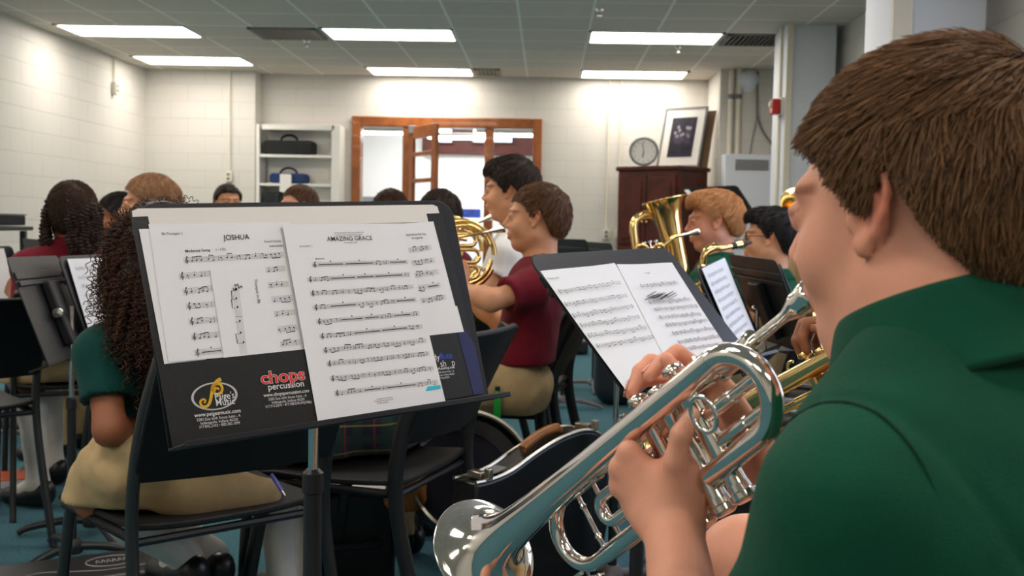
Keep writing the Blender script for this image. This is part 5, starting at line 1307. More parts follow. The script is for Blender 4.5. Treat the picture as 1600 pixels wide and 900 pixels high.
    V, F = S2.mesh(.0085); so = arr_obj('polo_shirt', V, F, shirt, t)
    cd = nrm(up+fb*.3); cb = nb-cd*.004+fb*.005; cv = MB(); n_ = 28; prof = [(.054, -.02), (.056, .026), (.060, .031), (.072, .008), (.084, -.024), (.082, -.026), (.068, .004), (.058, .02), (.057, -.02)]
    rv = []
    for i in range(n_+1):
        a = -PI+.2+(2*PI-.4)*i/n_; fr_ = abs(i/n_-.5)*2; dr = -nrm(fb-np.dot(fb, cd)*cd)*math.cos(a)+rb*math.sin(a)
        for r_, q_ in prof: rv.append(cb+dr*r_*k+cd*k*(q_-.012*fr_**3-(.022*fr_**4 if q_ < .012 else 0)))
    K_ = len(prof); cv.add(rv, [(i*K_+j, i*K_+(j+1) % K_, (i+1)*K_+(j+1) % K_, (i+1)*K_+j) for i in range(n_) for j in range(K_)]+[tuple(range(K_)), tuple(n_*K_+j for j in range(K_))[::-1]])
    obj('collar', cv, shirt, so, ang=80)
    S3 = SDF(); S3.ell(pv-up*.005, A3((.143*tw, .108, .11))*k, RB, .04)
    if legs == 'pants':
        for sg in (-1, 1):
            hp = pv+lr*sg*.08*k; a3 = an[sg]-up*.01
            S3.cap(hp, kn[sg], .085*k, .068*k, .03); S3.cap(kn[sg], a3, .066*k, .058*k, .03)
    else:
        for sg in (-1, 1):
            hp = pv+lr*sg*.08*k; S3.cap(hp, kn[sg]+lf_*.02-up*.03, .10*k, .088*k, .05)
        S3.cap(pv+lf_*.05, (kn[1]+kn[-1])/2-up*.03, .10*k, .085*k, .05)
        S3.cut(lf_*.85-up*.4, (kn[1]+kn[-1])/2+lf_*.05-up*.05)
    fold = {'pants': (20, .005), 'skirt': (24, .007)}[legs if legs != 'plaid' else 'skirt']
    pl_ = .0055 if legs != 'pants' else .001
    S3.fun(lambda D, X, Y, Zz: D+pl_*np.sin(60*((X-pv[0])*lr[0]+(Y-pv[1])*lr[1])+38*Zz+2*wob(X, Y, Zz, 12, 44))+wob(X, Y, Zz, fold[0], 41)*fold[1]+(np.abs(wob(X, Y, Zz*.5, 34, 43))-.4)*.007+wob(X, Y, Zz, 75, 42)*.0018)
    S3.cut((0, 0, 1), pv+up*.105);
    if not stand: S3.fun(lambda D, X, Y, Zz: np.where((X-pv[0])**2+(Y-pv[1])**2+0*Zz < .33**2, np.maximum(D, seat+.004-Zz), D)); S3.cut((0, 0, -1), A3((0, 0, .075 if legs == 'pants' else seat-.06)))
    if legs == 'skirt' and extra: extra(S3)
    V, F = S3.mesh(.010); arr_obj('trousers' if legs == 'pants' else 'skirt', V, F, M['plaid'] if legs == 'plaid' else M['khaki'], t)
    if legs != 'pants':
        for sg in (-1, 1):
            Q = SDF(); a2 = an[sg]+(kn[sg]-an[sg])*.62; Q.cap(an[sg]+(kn[sg]-an[sg])*.72, a2, .051*k, .052*k, .01).cap(a2, an[sg], .050*k, .036*k, .02).cap(an[sg], an[sg]+lf_*.09-up*.045, .036*k, .03*k, .02)
            V, F = Q.mesh(.008); arr_obj('sock', V, F, M['sock'], t)
    for sg in (-1, 1):
        Q = SDF(); a_ = an[sg]; Q.cap(a_-lf_*.025-up*.045, a_+lf_*.13-up*.055, .037, .034, .02).cap(a_-lf_*.03-up*.02, a_+lf_*.02-up*.035, .036, .034, .02)
        Q.cut((0, 0, -1), A3((0, 0, .003))); V, F = Q.mesh(.007); arr_obj('shoe', V, F, SHOE, t)
    if chair_label: chair(chair_label, fl+fb*.04, fb)
    return dict(t=t, h=h, nb=nb, pv=pv, fb=fb, rb=rb, kn=kn, an=an)
def plaid_mat():
    m = mat('navy_plaid', (16, 20, 44), .85, sheen=.1); nt = m.node_tree; b = nt.nodes['Principled BSDF']; tc = nt.nodes.new('ShaderNodeTexCoord'); prev = None
    base = lin((16, 20, 46))
    for ax, sc, col, ph in ((0, 90, (18, 46, 44), 0), (1, 90, (18, 46, 44), 1), (2, 90, (18, 46, 44), 0.5), (0, 90, (110, 26, 34), 2.6), (2, 90, (120, 112, 50), 3.4)):
        sp = nt.nodes.new('ShaderNodeSeparateXYZ'); nt.links.new(tc.outputs['Object'], sp.inputs[0])
        mu = nt.nodes.new('ShaderNodeMath'); mu.operation = 'MULTIPLY_ADD'; mu.inputs[1].default_value = sc; mu.inputs[2].default_value = ph; nt.links.new(sp.outputs[ax], mu.inputs[0])
        si = nt.nodes.new('ShaderNodeMath'); si.operation = 'SINE'; nt.links.new(mu.outputs[0], si.inputs[0])
        gt = nt.nodes.new('ShaderNodeMath'); gt.operation = 'GREATER_THAN'; gt.inputs[1].default_value = .55 if col[0] == 18 else .985; nt.links.new(si.outputs[0], gt.inputs[0])
        mx = nt.nodes.new('ShaderNodeMix'); mx.data_type = 'RGBA'; nt.links.new(gt.outputs[0], mx.inputs[0]); mx.inputs[7].default_value = lin(col)
        if prev: nt.links.new(prev, mx.inputs[6])
        else: mx.inputs[6].default_value = base
        prev = mx.outputs[2]
    nt.links.new(prev, b.inputs['Base Color']); return m
M['plaid'] = plaid_mat()
def fdir(deg, z=0):
    """horizontal direction, degrees clockwise from the camera axis"""
    a = math.radians(deg); v = cam2w(math.sin(a), math.cos(a), 0, False); v[2] = 0; v = nrm(v); v[2] = z; return v
M['h_auburn'] = hair_mat('auburn_hair', (122, 84, 56), (176, 134, 100))
M['h_braid'] = hair_mat('braided_hair', (46, 31, 24), (84, 60, 46), .7)
BR_D, BR_M = (.22, .17, .14), (.5, .36, .28)
# --- boy in maroon, french horn
B = player('boy in a maroon polo shirt playing a french horn, in profile', W(838, 340, 3.42), fdir(-84), fdir(-78), M['maroon'], M['skin_tan'], M['h_mid'], k=.95, brow=BR_M, pitch=-.02, lean=-.06, seat=.455,
  L=dict(w=W(722, 452, 3.30), d=W(705, 400, 3.32)-W(722, 452, 3.30), n=A3((.3, -1, .1)), curls=GRIP, el=W(768, 470, 3.22)), R=dict(w=W(705, 440, 3.72), d=(-.6, .2, .6), n=(0, 1, .2), curls=RLX), nstr=4000, slen=.03, comb=(0, .5, 0))
# --- taller boy behind him in white
C_ = player('dark-haired boy in a white shirt playing a horn behind the maroon shirt', W(797, 298, 4.15), fdir(-80), fdir(-75), M['whiteshirt'], M['skin_tan'], M['h_dark'], chair_label='black chair under the boy in the white shirt', k=1.0, brow=BR_D, pitch=-.06, lean=.03, drop=.165, seat=.46,
  L=dict(w=W(712, 455, 4.1), d=(-.8, 0, .5), n=(.2, -1, .1), curls=GRIP, el=W(765, 452, 4.0)), R=dict(w=W(690, 440, 4.5), d=(-.7, .2, .5), n=(0, 1, .2)), nstr=4000, slen=.045, top=.015, front=.012, hstyle='up', hthick=.010)
# --- ginger-haired boy, euphonium
O_ = player('ginger-haired boy in a green polo shirt playing a brass euphonium', W(1116, 345, 4.45), fdir(-86), fdir(-62), M['green'], M['skin_fair'], M['h_ginger'], k=1.09, brow=(.75, .55, .4), pitch=-.12, lean=.0, legdir=fdir(-12), seat=.455,
  L=dict(w=W(1072, 452, 4.20), d=(-.5, .1, .5), n=(.2, -1, .2), curls=GRIP, el=W(1090, 500, 4.10)), R=dict(w=W(1042, 402, 4.47), d=W(1008, 372, 4.37)-W(1042, 402, 4.47), n=A3((0, .3, 1)), curls=[(40, 40, 20)]*4), nstr=5000, slen=.05, front=.008, hstyle='fringe', hthick=.006, comb=(0, .8, 0))
# --- boy with glasses, saxophone
P_ = player('black-haired boy with glasses in a green polo shirt playing a saxophone', W(1203, 371, 4.05), fdir(-74), fdir(-56), M['green'], M['skin_tan'], M['h_black'], chair_label='black chair under the saxophone player with glasses', k=.96, brow=BR_D, pitch=-.02, lean=-.02, seat=.45, legdir=fdir(-86)[:3],
  L=dict(w=W(1128, 470, 3.85), d=(-.7, .1, .1), n=(.1, -1, .2), curls=GRIP, el=W(1192, 500, 3.88)), R=dict(w=W(1130, 500, 3.88), d=(-.6, -.1, -.1), n=(.1, -1, .3), curls=GRIP, el=W(1225, 498, 3.68)), nstr=4000, slen=.035, front=.006, hstyle='fringe', hthick=.008, comb=(0, .6, 0))
h = P_['h']; g = MB()
for x in (-1, 1):
    g.tube([h.P(x*(.033+.021*math.cos(a)), .093-.006*abs(math.cos(a)), .001+.0155*math.sin(a)) for a in np.linspace(0, 2*PI, 21)[:-1]], .0014, 6, closed=True)
    g.tube(crv([h.P(x*.054, .088, .006), h.P(x*.072, .06, .006), h.P(x*.079, .01, .004), h.P(x*.08, -.006, -.004)], 4), .0014, 6)
g.tube([h.P(-.012, .098, .004), h.P(0, .101, .006), h.P(.012, .098, .004)], .0013, 6)
gl = thing('glasses', 'thin dark-rimmed glasses worn by the saxophone player', 'glasses', h.C); obj('frame', g, M['black'], gl)
for x in (-1, 1): obj('lens', MB().lathe([(0, 0), (.02, -.001), (.02, -.002), (0, -.001)], h.P(x*.033, .0925, .001), h.R[:, 1], 18), M['glass'], gl)
# --- girl with curly hair
def curly(h, t, n=2600, L=.30, spread=.03):
    hm, VF = hair_cap(h, 'girl', M['h_curl'], t, thick=.016, h_=.006, noise=.007)
    # mass hanging behind the head
    S = SDF(); u = A3((0, 0, 1)); b = -h.R[:, 1]
    S.cap(h.P(0, -.055, .0), h.P(0, -.08, -.10), .088, .10, .05); S.cap(h.P(0, -.08, -.10), h.P(0, -.085, -.21), .10, .075, .05); S.cap(h.P(-.05, -.02, 0), h.P(-.07, -.05, -.15), .05, .05, .04); S.cap(h.P(.05, -.02, 0), h.P(.07, -.05, -.15), .05, .05, .04)
    S.fun(lambda D, X, Y, Zz: D+wob(X, Y, Zz, 75, 51)*.010+wob(X, Y, Zz, 170, 52)*.005)
    V, F = S.mesh(.006); mass = arr_obj('hair_mass', V, F, M['h_curl'], t)
    g = np.random.default_rng(5); seg = 44; pts = []; 
    F = np.asarray(F); c = V[F].mean(1); L_ = h.loc(c); ok = np.where(L_[:, 1] < .05)[0]
    V0, F0 = VF[0], np.asarray(VF[1]); c0 = V0[F0].mean(1); nr0 = nrm_rows(c0-h.C)
    R1 = c[g.choice(ok, n)]; cen = h.P(0, -.08, -.1); nr1 = (R1-cen)*A3((1, 1, .25)); nr1 = nrm_rows(nr1)
    id_ = g.choice(len(c0), n//2); Rt = np.concatenate([R1, c0[id_]]); N = np.concatenate([nr1, nr0[id_]]); n2 = len(Rt)
    ln = np.concatenate([g.uniform(.05, .11, n), g.uniform(.03, .07, n//2)]); ph = g.uniform(0, 6.28, n2); cr = g.uniform(.003, .0065, n2); fr = g.uniform(26, 40, n2)
    d0 = nrm_rows(N*.8+A3((0, 0, -1.0))+g.normal(size=(n2, 3))*.35); P = Rt.copy(); out = [P.copy()]
    for i in range(seg):
        d0 = nrm_rows(d0+A3((0, 0, -.05))+g.normal(size=(n2, 3))*.03)
        P = P+d0*(ln/seg)[:, None]; b1 = nrm_rows(np.cross(d0, A3((.3, .2, 1)))); b2 = np.cross(d0, b1); a = ph+fr*(i+1)/seg
        out.append(P+(cr*min(1, i/6))[:, None]*(np.cos(a)[:, None]*b1+np.sin(a)[:, None]*b2))
    A = np.stack(out, 1).reshape(-1, 3); r = np.full(len(A), .0008)
    hair_obj('curls', A, [seg+1]*n2, r, M['h_curl'], mass)
K = player('girl with long curly brown hair in a green polo and khaki skirt, seen from behind', W(243, 400, 2.32), fdir(-50), fdir(-46), M['darkgreen'], M['skin_brown'], None, k=.92, pitch=-.18, lean=.02, seat=.45, legs='skirt', extra=lambda Q: Q.cap(W(300, 770, 2.30), W(415, 772, 2.36), .07, .035, .05), ankles={-1: W(292, 872, 2.52), 1: W(332, 866, 2.62)}, hair_fn=curly, tw=.94, drop=.14,
  L=dict(w=W(262, 690, 2.42), d=(.1, .6, .1), n=(0, 0, 1), el=W(172, 672, 2.18)), R=dict(w=W(300, 700, 2.55), d=(-.5, .5, .1), n=(0, 0, 1)), knees={-1: W(152, 778, 2.30), 1: W(172, 745, 2.62)})
# --- braided student in maroon, seen from behind
def braids(h, t, col=None):
    m = col or M['h_braid']; hm, VF = hair_cap(h, 'girl', m, t, thick=.010, h_=.006, noise=.005); strands(h, VF, 4500, .05, m, hm, rad=.0007, seg=14, lift=.006, curl=1.4, cr=.0025, seed=9)
    rr = random.Random(3)
    for i in range(22):
        a = math.radians(-125+250*i/21)
        if -62 < math.degrees(a) < -12: continue
        a = a; x, y = math.sin(a)*.083, -math.cos(a)*.098-.012; z0 = rr.uniform(.0, .05); ln = rr.uniform(.17, .235)
        p0 = (x*.93, y*.93, z0); pts = [h.P(*p0)]
        for q in range(1, 15):
            f_ = q/14; pts.append(h.P(x*(1.02+.16*math.sin(PI*min(1, f_*1.2)))+.004*math.sin(q*1.3+i), y*(1.02+.12*f_)+.004*math.cos(q*1.1+i), z0-ln*f_))
        pts = crv(pts, 5); n = len(pts)
        obj('braid', MB().tube(pts, [(.0125+.0032*math.sin(k_*1.7))*(1 if k_ < n*.8 else 1-.5*(k_-n*.8)/(n*.2)) for k_ in range(n)], 7), m, hm)
H = player('student with dark braids in a maroon shirt and khaki skirt, seen from behind', W(113, 335, 4.05), fdir(-22), fdir(-28), M['maroon'], M['skin_brown'], None, chair_label='black chair under the braided student', k=1.02, pitch=-.12, lean=.03, seat=.45, legs='skirt', hair_fn=braids, drop=.112,
  L=dict(w=W(24, 462, 4.17), d=W(4, 428, 4.27)-W(24, 462, 4.17), n=(-.6, -.6, .3), curls=RLX, el=W(38, 520, 3.92)), R=dict(w=W(150, 470, 4.32), d=(-.5, .5, .3), n=(0, 0, 1)), legdir=fdir(-70)[:2], knees={-1: W(45, 570, 3.92), 1: W(70, 560, 4.27)})
# --- two faces turned left behind the stand
I_ = player('person with smooth black hair between the braids and the reddish-brown hair', W(184, 341, 5.5), fdir(-108), fdir(-100), M['whiteshirt'], M['skin_brown'], M['h_black'], chair_label='black chair under the person with smooth black hair', k=1.15, brow=BR_D, lean=.03, hstyle='girl', nstr=2500, slen=.06, bres=.014)
J_ = player('person with tied-back reddish-brown hair looking left behind the large stand', W(233, 320, 4.75), fdir(-104), fdir(-90), M['maroon'], M['skin_tan'], M['h_auburn'], chair_label='black chair under the person with tied-back hair', k=1.14, brow=BR_M, lean=.03, hstyle='girl', nstr=3500, slen=.06, hthick=.010, comb=(0, -1, .3), bres=.014)
# --- heads showing over the top edge of the large stand
player('boy with cropped dark brown hair just left of the bookshelf, only his head showing', W(356, 316, 6.6), fdir(150), fdir(150), M['whiteshirt'], M['skin_tan'], M['h_dark'], chair_label='black chair under the boy just left of the bookshelf', k=.98, brow=BR_D, seat=.46, nstr=1200, bres=.016, hres=.008)
player('light brown-haired student below the blue instrument case, only the head showing', W(466, 321, 6.0), fdir(-120), fdir(-120), M['maroon'], M['skin_fair'], M['h_mid'], chair_label='black chair under the student below the blue case', k=1.0, brow=BR_M, seat=.46, nstr=1500, bres=.016, hres=.008, slen=.045)
player('student whose bushy dark hair shows above the stand in front of the door', W(611, 334, 5.4), fdir(160), fdir(160), M['green'], M['skin_brown'], M['h_curl'], chair_label='black chair under the bushy-haired student before the door', k=.98, brow=BR_D, seat=.45, nstr=2500, bres=.016, hres=.008, hthick=.016, slen=.045)
player('dark-haired boy partly hidden by the right top corner of the large stand', W(684, 335, 4.7), fdir(-60), fdir(-60), M['maroon'], M['skin_tan'], M['h_dark'], chair_label='black chair under the boy behind the corner of the large stand', k=.95, brow=BR_D, seat=.45, nstr=3000, bres=.014, hres=.007)
# --- plaid skirt behind the large stand
N_ = player('student in a plaid skirt bending forward, hidden behind the large stand', W(470, 470, 3.0), fdir(-70), fdir(-68), M['whiteshirt'], M['skin_brown'], M['h_dark'], k=.92, pitch=-.5, lean=.26, seat=.45, legs='plaid', knees={-1: W(425, 690, 2.72), 1: W(455, 680, 3.0)}, nstr=800, bres=.014, hres=.009, eyes=False)
# --- person standing at the back with the tuba
Q_ = player('person in a teal shirt behind the boy in green, holding a large brass bell', W(1306, 205, 4.9), fdir(-80), fdir(-70), M['teal'], M['skin_tan'], M['h_dark'], k=1.05, brow=BR_D, seat=.80, lean=-.10, stand=True, bres=.014, nstr=800,
  L=dict(w=W(1222, 412, 4.75), d=(-.5, -.1, -.8), n=(-.2, -1, 0), el=W(1243, 350, 4.7)), R=dict(w=W(1250, 400, 5.1), d=(-.5, 0, -.5), n=(0, -1, 0)))
# --- trumpeter beside the near boy
mpR, blR = W(1470, 470, 1.30), W(1058, 692, 1.69)
trR, TR_, (aR, yR, tR) = trumpet('gold lacquered trumpet crossing behind the silver one', mpR, blR, A3((-.35, .25, .9)), M['brass'], M['silver'])
wl, wr = TR_(.21, .09, -.09), TR_(.15, -.06, -.01)
R_ = player('player with brown skin in a dark green shirt, mostly hidden by the nearest boy', mpR-aR*.10*A3((1, 1, 0))+A3((0, 0, .062)), aR*A3((1, 1, 0)), aR*A3((1, 1, 0)), M['green'], M['skin_brown'], M['h_black'], k=.98, pitch=-.1, seat=.46, lean=.06, bres=.012,
  L=dict(w=wl, d=TR_(.20, .03, -.04)-wl, n=yR*1.0+A3((0, 0, .2)), curls=GRIP), R=dict(w=wr, d=TR_(.19, -.02, .06)-wr, n=tR, curls=[(35, 60, 40)]*4), nstr=800)
# ------------------------------------------------------------------ french horns, euphonium, saxophone, tuba
def french_horn(label, c, ax, rad, lead, mpt, k=1):
    """c: centre of the coil, ax: axis of the coil, lead: where the lead pipe leaves the coil, mpt: mouthpiece rim"""
    t = thing('french_horn', label, 'french horn', A3(c)-A3((0, 0, rad)))
    x, y, z = basis(ax); c = A3(c); ring = lambda r, dz, a0, a1, n=30, cx=0, cy=0: arc(c+z*dz+x*cx+y*cy, x, y, r, a0, a1, n)
    obj('main_coil', MB().tube(ring(rad, 0, 0, 335, 50), .0088, 12).tube(ring(rad*.86, .014, 20, 350, 44), .0078, 12), M['brass'], t)
    obj('branch_tube', MB().tube(ring(rad*.70, -.012, 40, 330, 36), .0072, 10), M['brass'], t)
    vs = MB()
    for i, (cx, cy, r) in enumerate(((.02, .045, .034), (.03, -.005, .036), (.028, -.055, .034))):
        pts = [c+x*(cx-.06)+y*(cy+r*.55)+z*.02]+arc(c+x*cx+y*cy+z*.02, x, y, r*.55, 90, -90, 10)+[c+x*(cx-.06)+y*(cy-r*.55)+z*.02]
        obj('valve_slide', MB().tube(pts, .0066, 10), M['brass'], t)
    for i in range(3): obj('rotary_valve', MB().lathe([(0, -.02), (.018, -.02), (.019, .02), (.012, .026), (0, .026)], c-x*.06+y*(.05-.05*i)+z*.0, z, 18), M['brass'], t)
    bl = MB(); fl = [(.155*((s+.04)/.04)**-.8+.004, s) for s in np.linspace(0, .30, 26)]
    bo = c-x*.05-y*rad*1.0-z*.02; bd = nrm(-x*.35-y*.75-z*.5)
    bl.lathe([(r-.001, -s) for r, s in fl[::-1]]+[(fl[0][0]+.003, .001)]+[(r, -s) for r, s in fl], bo+bd*.25, bd, 36); obj('bell', bl, M['brass'], t)
    L = A3(lead); m = A3(mpt); d = nrm(L-m)
    obj('lead_pipe', MB().tube(crv([m+d*.055, m+(L-m)*.5, L, (L*.6+(c+x*rad*.5+y*rad*.6)*.4)-A3((0, 0, .01))], 8), [.0045]*8+[.0055]*8+[.0065]*9, 12), M['brass'], t)
    obj('mouthpiece', MB().lathe([(0, .008), (.009, .002), (.0122, 0), (.0128, .003), (.011, .012), (.0075, .035), (.0045, .05), (.0055, .075), (0, .075)], m, d, 20), M['silver'], t)
    return t
hB = B['h']; hC = C_['h']
mB = W(789, 357, 3.33); french_horn('french horn played by the boy in maroon', W(722, 398, 3.38), A3((.35, -1, .1)), .105, W(716, 371, 3.34), mB)
mC = W(769, 339, 4.08); french_horn('second french horn behind, played by the boy in white', W(700, 392, 4.12), A3((.25, -1, .1)), .13, W(724, 356, 4.1), mC)
def flare(tube, o, ax, r0, r1, L, p=.75, n=36, seg=28, rim=.003):
    s0 = .06; f = lambda s: (r1-r0)*(((s+s0)/s0)**-p-((L+s0)/s0)**-p)/(1-((L+s0)/s0)**-p)+r0
    ss = np.linspace(0, 1, seg)**1.6*L
    return tube.lathe([(f(s)-.0012, -s) for s in ss[::-1]]+[(r1+rim, .002), (r1+rim*1.3, 0), (r1+rim, -.003)]+[(f(s), -s) for s in ss], o, ax, n)
# euphonium
t = thing('euphonium', 'gold euphonium with an upright bell held by the ginger-haired boy', 'euphonium', W(1045, 560, 4.57))
bo = W(1037, 312, 4.34); bt = W(1076, 475, 4.30); ax = nrm(bo-bt); ax = nrm(ax+A3((.0, -.10, .0)))
obj('bell', flare(MB(), bo, ax, .036, .086, .36, .95), M['brass'], t, ang=60)
e0 = bo-ax*.36; 
obj('bottom_bow', MB().tube(crv([e0, e0-ax*.07+A3((-.01, 0, 0)), e0-ax*.13+A3((-.07, 0, .0)), e0-ax*.10+A3((-.14, 0, 0)), e0-ax*.02+A3((-.165, 0, 0)), W(1003, 470, 4.34)], 7), .031, 16), M['brass'], t)
obj('main_bow', MB().tube(crv([W(1003, 470, 4.34), W(995, 400, 4.34), W(990, 352, 4.34), W(1003, 337, 4.35), W(1020, 337, 4.36), W(1033, 352, 4.37), W(1040, 385, 4.37), W(1052, 430, 4.36)], 8), .0165, 16), M['brass'], t)
for i, (u, v) in enumerate(((1005, 373), (1014, 371), (1023, 370))):
    p0, p1 = W(u, v, 4.28), W(u+12, v+62, 4.26); q = nrm(p0-p1)
    vv = obj('valve_casing', MB().lathe([(0, 0), (.0145, .002), (.0165, .012), (.0145, .018), (.0145, .10), (.017, .104), (.017, .112), (.012, .118), (0, .118)], p1, q, 22), M['brass'], t)
    obj('valve_button', MB().tube([p1+q*.115, p1+q*.142], .0028, 8).lathe([(0, .140), (.009, .140), (.0095, .145), (0, .146)], p1, q, 14), M['silver'], vv)
obj('valve_slide', MB().tube(crv([W(999, 398, 4.26), W(996, 388, 4.24), W(1004, 383, 4.23), W(1012, 390, 4.24), W(1018, 420, 4.26)], 6), .0085, 12), M['brass'], t)
obj('valve_slide', MB().tube(crv([W(1022, 396, 4.26), W(1026, 384, 4.24), W(1034, 383, 4.24), W(1037, 392, 4.25), W(1040, 420, 4.28)], 6), .0085, 12), M['brass'], t)
m = W(1091, 362, 4.32); L0 = W(1052, 371, 4.28)
obj('lead_pipe', MB().tube(crv([m+nrm(L0-m)*.06, L0, W(1044, 378, 4.27), W(1033, 392, 4.27), W(1036, 420, 4.28)], 7), [.0062]*8+[.008]*21, 12), M['brass'], t)
obj('mouthpiece', MB().lathe([(0, .008), (.010, .002), (.0148, 0), (.0155, .003), (.0135, .014), (.009, .032), (.0062, .05), (.0068, .085), (0, .085)], m, nrm(L0-m), 22), M['silver'], t)
# saxophone
t = thing('saxophone', 'gold saxophone with a black mouthpiece played by the boy with glasses', 'saxophone', W(1118, 540, 3.83))
mp_ = W(1172, 379, 3.91); nk = W(1128, 388, 3.87)
obj('mouthpiece', MB().tube([mp_+nrm(mp_-nk)*.006, mp_+(nk-mp_)*.2, mp_+(nk-mp_)*.62], [.005, .0095, .0125], 14), M['black'], t)
obj('ligature', MB().tube([mp_+(nk-mp_)*.30, mp_+(nk-mp_)*.52], .0132, 14), M['brass'], t)
obj('neck', MB().tube(crv([mp_+(nk-mp_)*.6, nk, W(1112, 389, 3.86), W(1101, 398, 3.85), W(1098, 418, 3.85)], 8), [.0075]*6+[.009]*10+[.0115]*17, 16), M['brass'], t)
obj('neck_octave_key', MB().tube(crv([W(1124, 383, 3.85), W(1112, 382, 3.84), W(1100, 390, 3.83), W(1095, 405, 3.83)], 5), .0035, 8).lathe([(0, 0), (.009, 0), (.009, .004), (0, .005)], W(1124, 385, 3.85), (0, 0, 1), 14), M['brass'], t)
b0, b1 = W(1098, 415, 3.85), W(1107, 640, 3.85)
bd = obj('body_tube', MB().tube([b0, b0+(b1-b0)*.35, b1], [.0135, .021, .031], 20).lathe([(.0135, 0), (.0185, .003), (.0185, .02), (.0135, .024)], b0-A3((0, 0, .02)), (0, 0, 1), 18), M['brass'], t)
for i in range(9):
    q = b0+(b1-b0)*(.16+.085*i)+A3((-.012, -.026, 0)); obj('key_cup', MB().lathe([(0, -.004), (.012+.001*i, -.003), (.0125+.001*i, .004), (0, .006)], q, (-.3, -1, 0), 16), M['brass'], bd)
obj('key_rod', MB().tube([b0+(b1-b0)*.1+A3((.016, -.02, 0)), b0+(b1-b0)*.95+A3((.03, -.03, 0))], .0028, 8).tube([b0+(b1-b0)*.1+A3((-.02, -.012, 0)), b0+(b1-b0)*.95+A3((-.036, -.016, 0))], .0028, 8), M['brass'], bd)
obj('bow', MB().tube(crv([b1, b1+A3((-.01, 0, -.06)), b1+A3((-.06, -.01, -.10)), b1+A3((-.11, -.02, -.06)), b1+A3((-.12, -.02, .02))], 7), [.031]*8+[.036]*14+[.04]*7, 18), M['brass'], t)
bb = W(1088, 452, 3.78); obj('bell', flare(MB(), bb, nrm(A3((-.35, -.25, 1))), .038, .058, .25, .8), M['brass'], t, ang=60)
# big bell at the back, a second set of tubes at the right
t = thing('tuba', 'large brass bell of a tuba held up behind the nearest boy', 'tuba', W(1270, 420, 4.6))
obj('bell', flare(MB(), W(1262, 328, 4.5), nrm(A3((.25, -.72, .62))), .05, .118, .34, .9), M['brass'], t, ang=60)
o = W(1262, 328, 4.5)-nrm(A3((.25, -.72, .62)))*.34
obj('main_tube', MB().tube(crv([o, o+A3((.0, .05, -.15)), o+A3((.05, .05, -.4)), o+A3((.18, .03, -.48)), o+A3((.28, .02, -.3))], 7), .05, 16), M['brass'], t)
t = thing('trombone', 'cluster of straight gold slide tubes beside the second trumpeter', 'trombone', W(1292, 640, 2.3)*A3((1, 1, 0)))
for i in range(4):
    a_, b_ = W(1270+7.5*i, 474, 2.35), W(1297+6*i, 640, 2.25); b_ = a_+(b_-a_)*(a_[2]-.012)/(a_[2]-b_[2])
    obj('slide_tube', MB().tube([a_, b_], .0058, 12), M['brass'], t)
obj('slide_bow', MB().tube(crv([W(1270, 474, 2.35), W(1272, 468, 2.35), W(1281, 466, 2.35), W(1291, 468, 2.35), W(1292.5, 474, 2.35)], 5), .0065, 12), M['brass'], t)
obj('slide_stay', MB().tube([W(1280, 520, 2.32), W(1302, 518, 2.32)], .004, 8), M['brass'], t)
# ------------------------------------------------------------------ cases, bags and papers on the floor
M['trim'] = mat('worn_metal_trim', (196, 188, 172), .3, 1); M['tan'] = mat('tan_leather', (176, 112, 52), .4, var=.3, vscale=20); M['navy'] = mat('navy_velvet', (9, 9, 30), .95, sheen=.6)
M['case'] = mat('black_case_shell', (20, 19, 20), .35, bump=.12, bscale=250)
# curved case standing on its edge
cl = [W(745, 757, 2.78), W(775, 752, 2.82), W(805, 738, 2.88), W(840, 712, 2.95), W(878, 686, 3.04), W(915, 674, 3.12), W(938, 680, 3.18), W(950, 706, 3.21)]
e_ = cl[-1]-cl[0]; ex = nrm((e_[0], e_[1], 0)); ez = A3((-ex[1], ex[0], 0)); o = A3((cl[0][0], cl[0][1], 0)); TH = .085
prof = [(np.dot(p-o, ex), p[2]) for p in crv(cl, 5)]; x0, x1 = prof[0][0], prof[-1][0]
poly = prof+[(x1+.02, .2), (x1-.03, .03), (x1-.08, .004), (x0+.06, .004), (x0+.01, .05), (x0-.02, .2)]
poly = poly[::-1]
t = thing('instrument_case', 'black curved instrument case with a tan handle and silver trim standing beside the round case', 'instrument case', o+ex*(x0+x1)/2+ez*TH/2)
obj('shell', MB().prism(poly, o, ex, (0, 0, 1), ez, TH), M['case'], t, bevel=.012, seg=3)
for dz in (.004, TH-.004): obj('trim', MB().tube([o+ex*a+A3((0, 0, b+.003))+ez*dz for a, b in prof], .005, 8), M['trim'], t)
tp = lambda s, d=.5, h=.006: (lambda i: o+ex*prof[i][0]+A3((0, 0, prof[i][1]+h))+ez*TH*d)(int(s*(len(prof)-1)))
obj('handle', MB().tube(crv([tp(.44), tp(.455, .5, .018), tp(.53, .5, .024), tp(.615, .5, .02), tp(.63)], 5), [.009]*4+[.013]*13+[.009]*4, 12), M['tan'], t)
for s_ in (.12, .80):
    q = tp(s_, .5, .012); obj('latch', MB().box(q, (.028, .05, .02), np.array([ex, ez, (0, 0, 1)]).T).box(q-ez*.04+A3((0, 0, .008)), (.016, .02, .03), np.array([ex, ez, (0, 0, 1)]).T), M['trim'], t, bevel=.003)
obj('name_plate', MB().sheet(lambda a, b: tp(.16+.15*a, .25+.5*b, .008), 4, 2, .002), M['grey'], t)
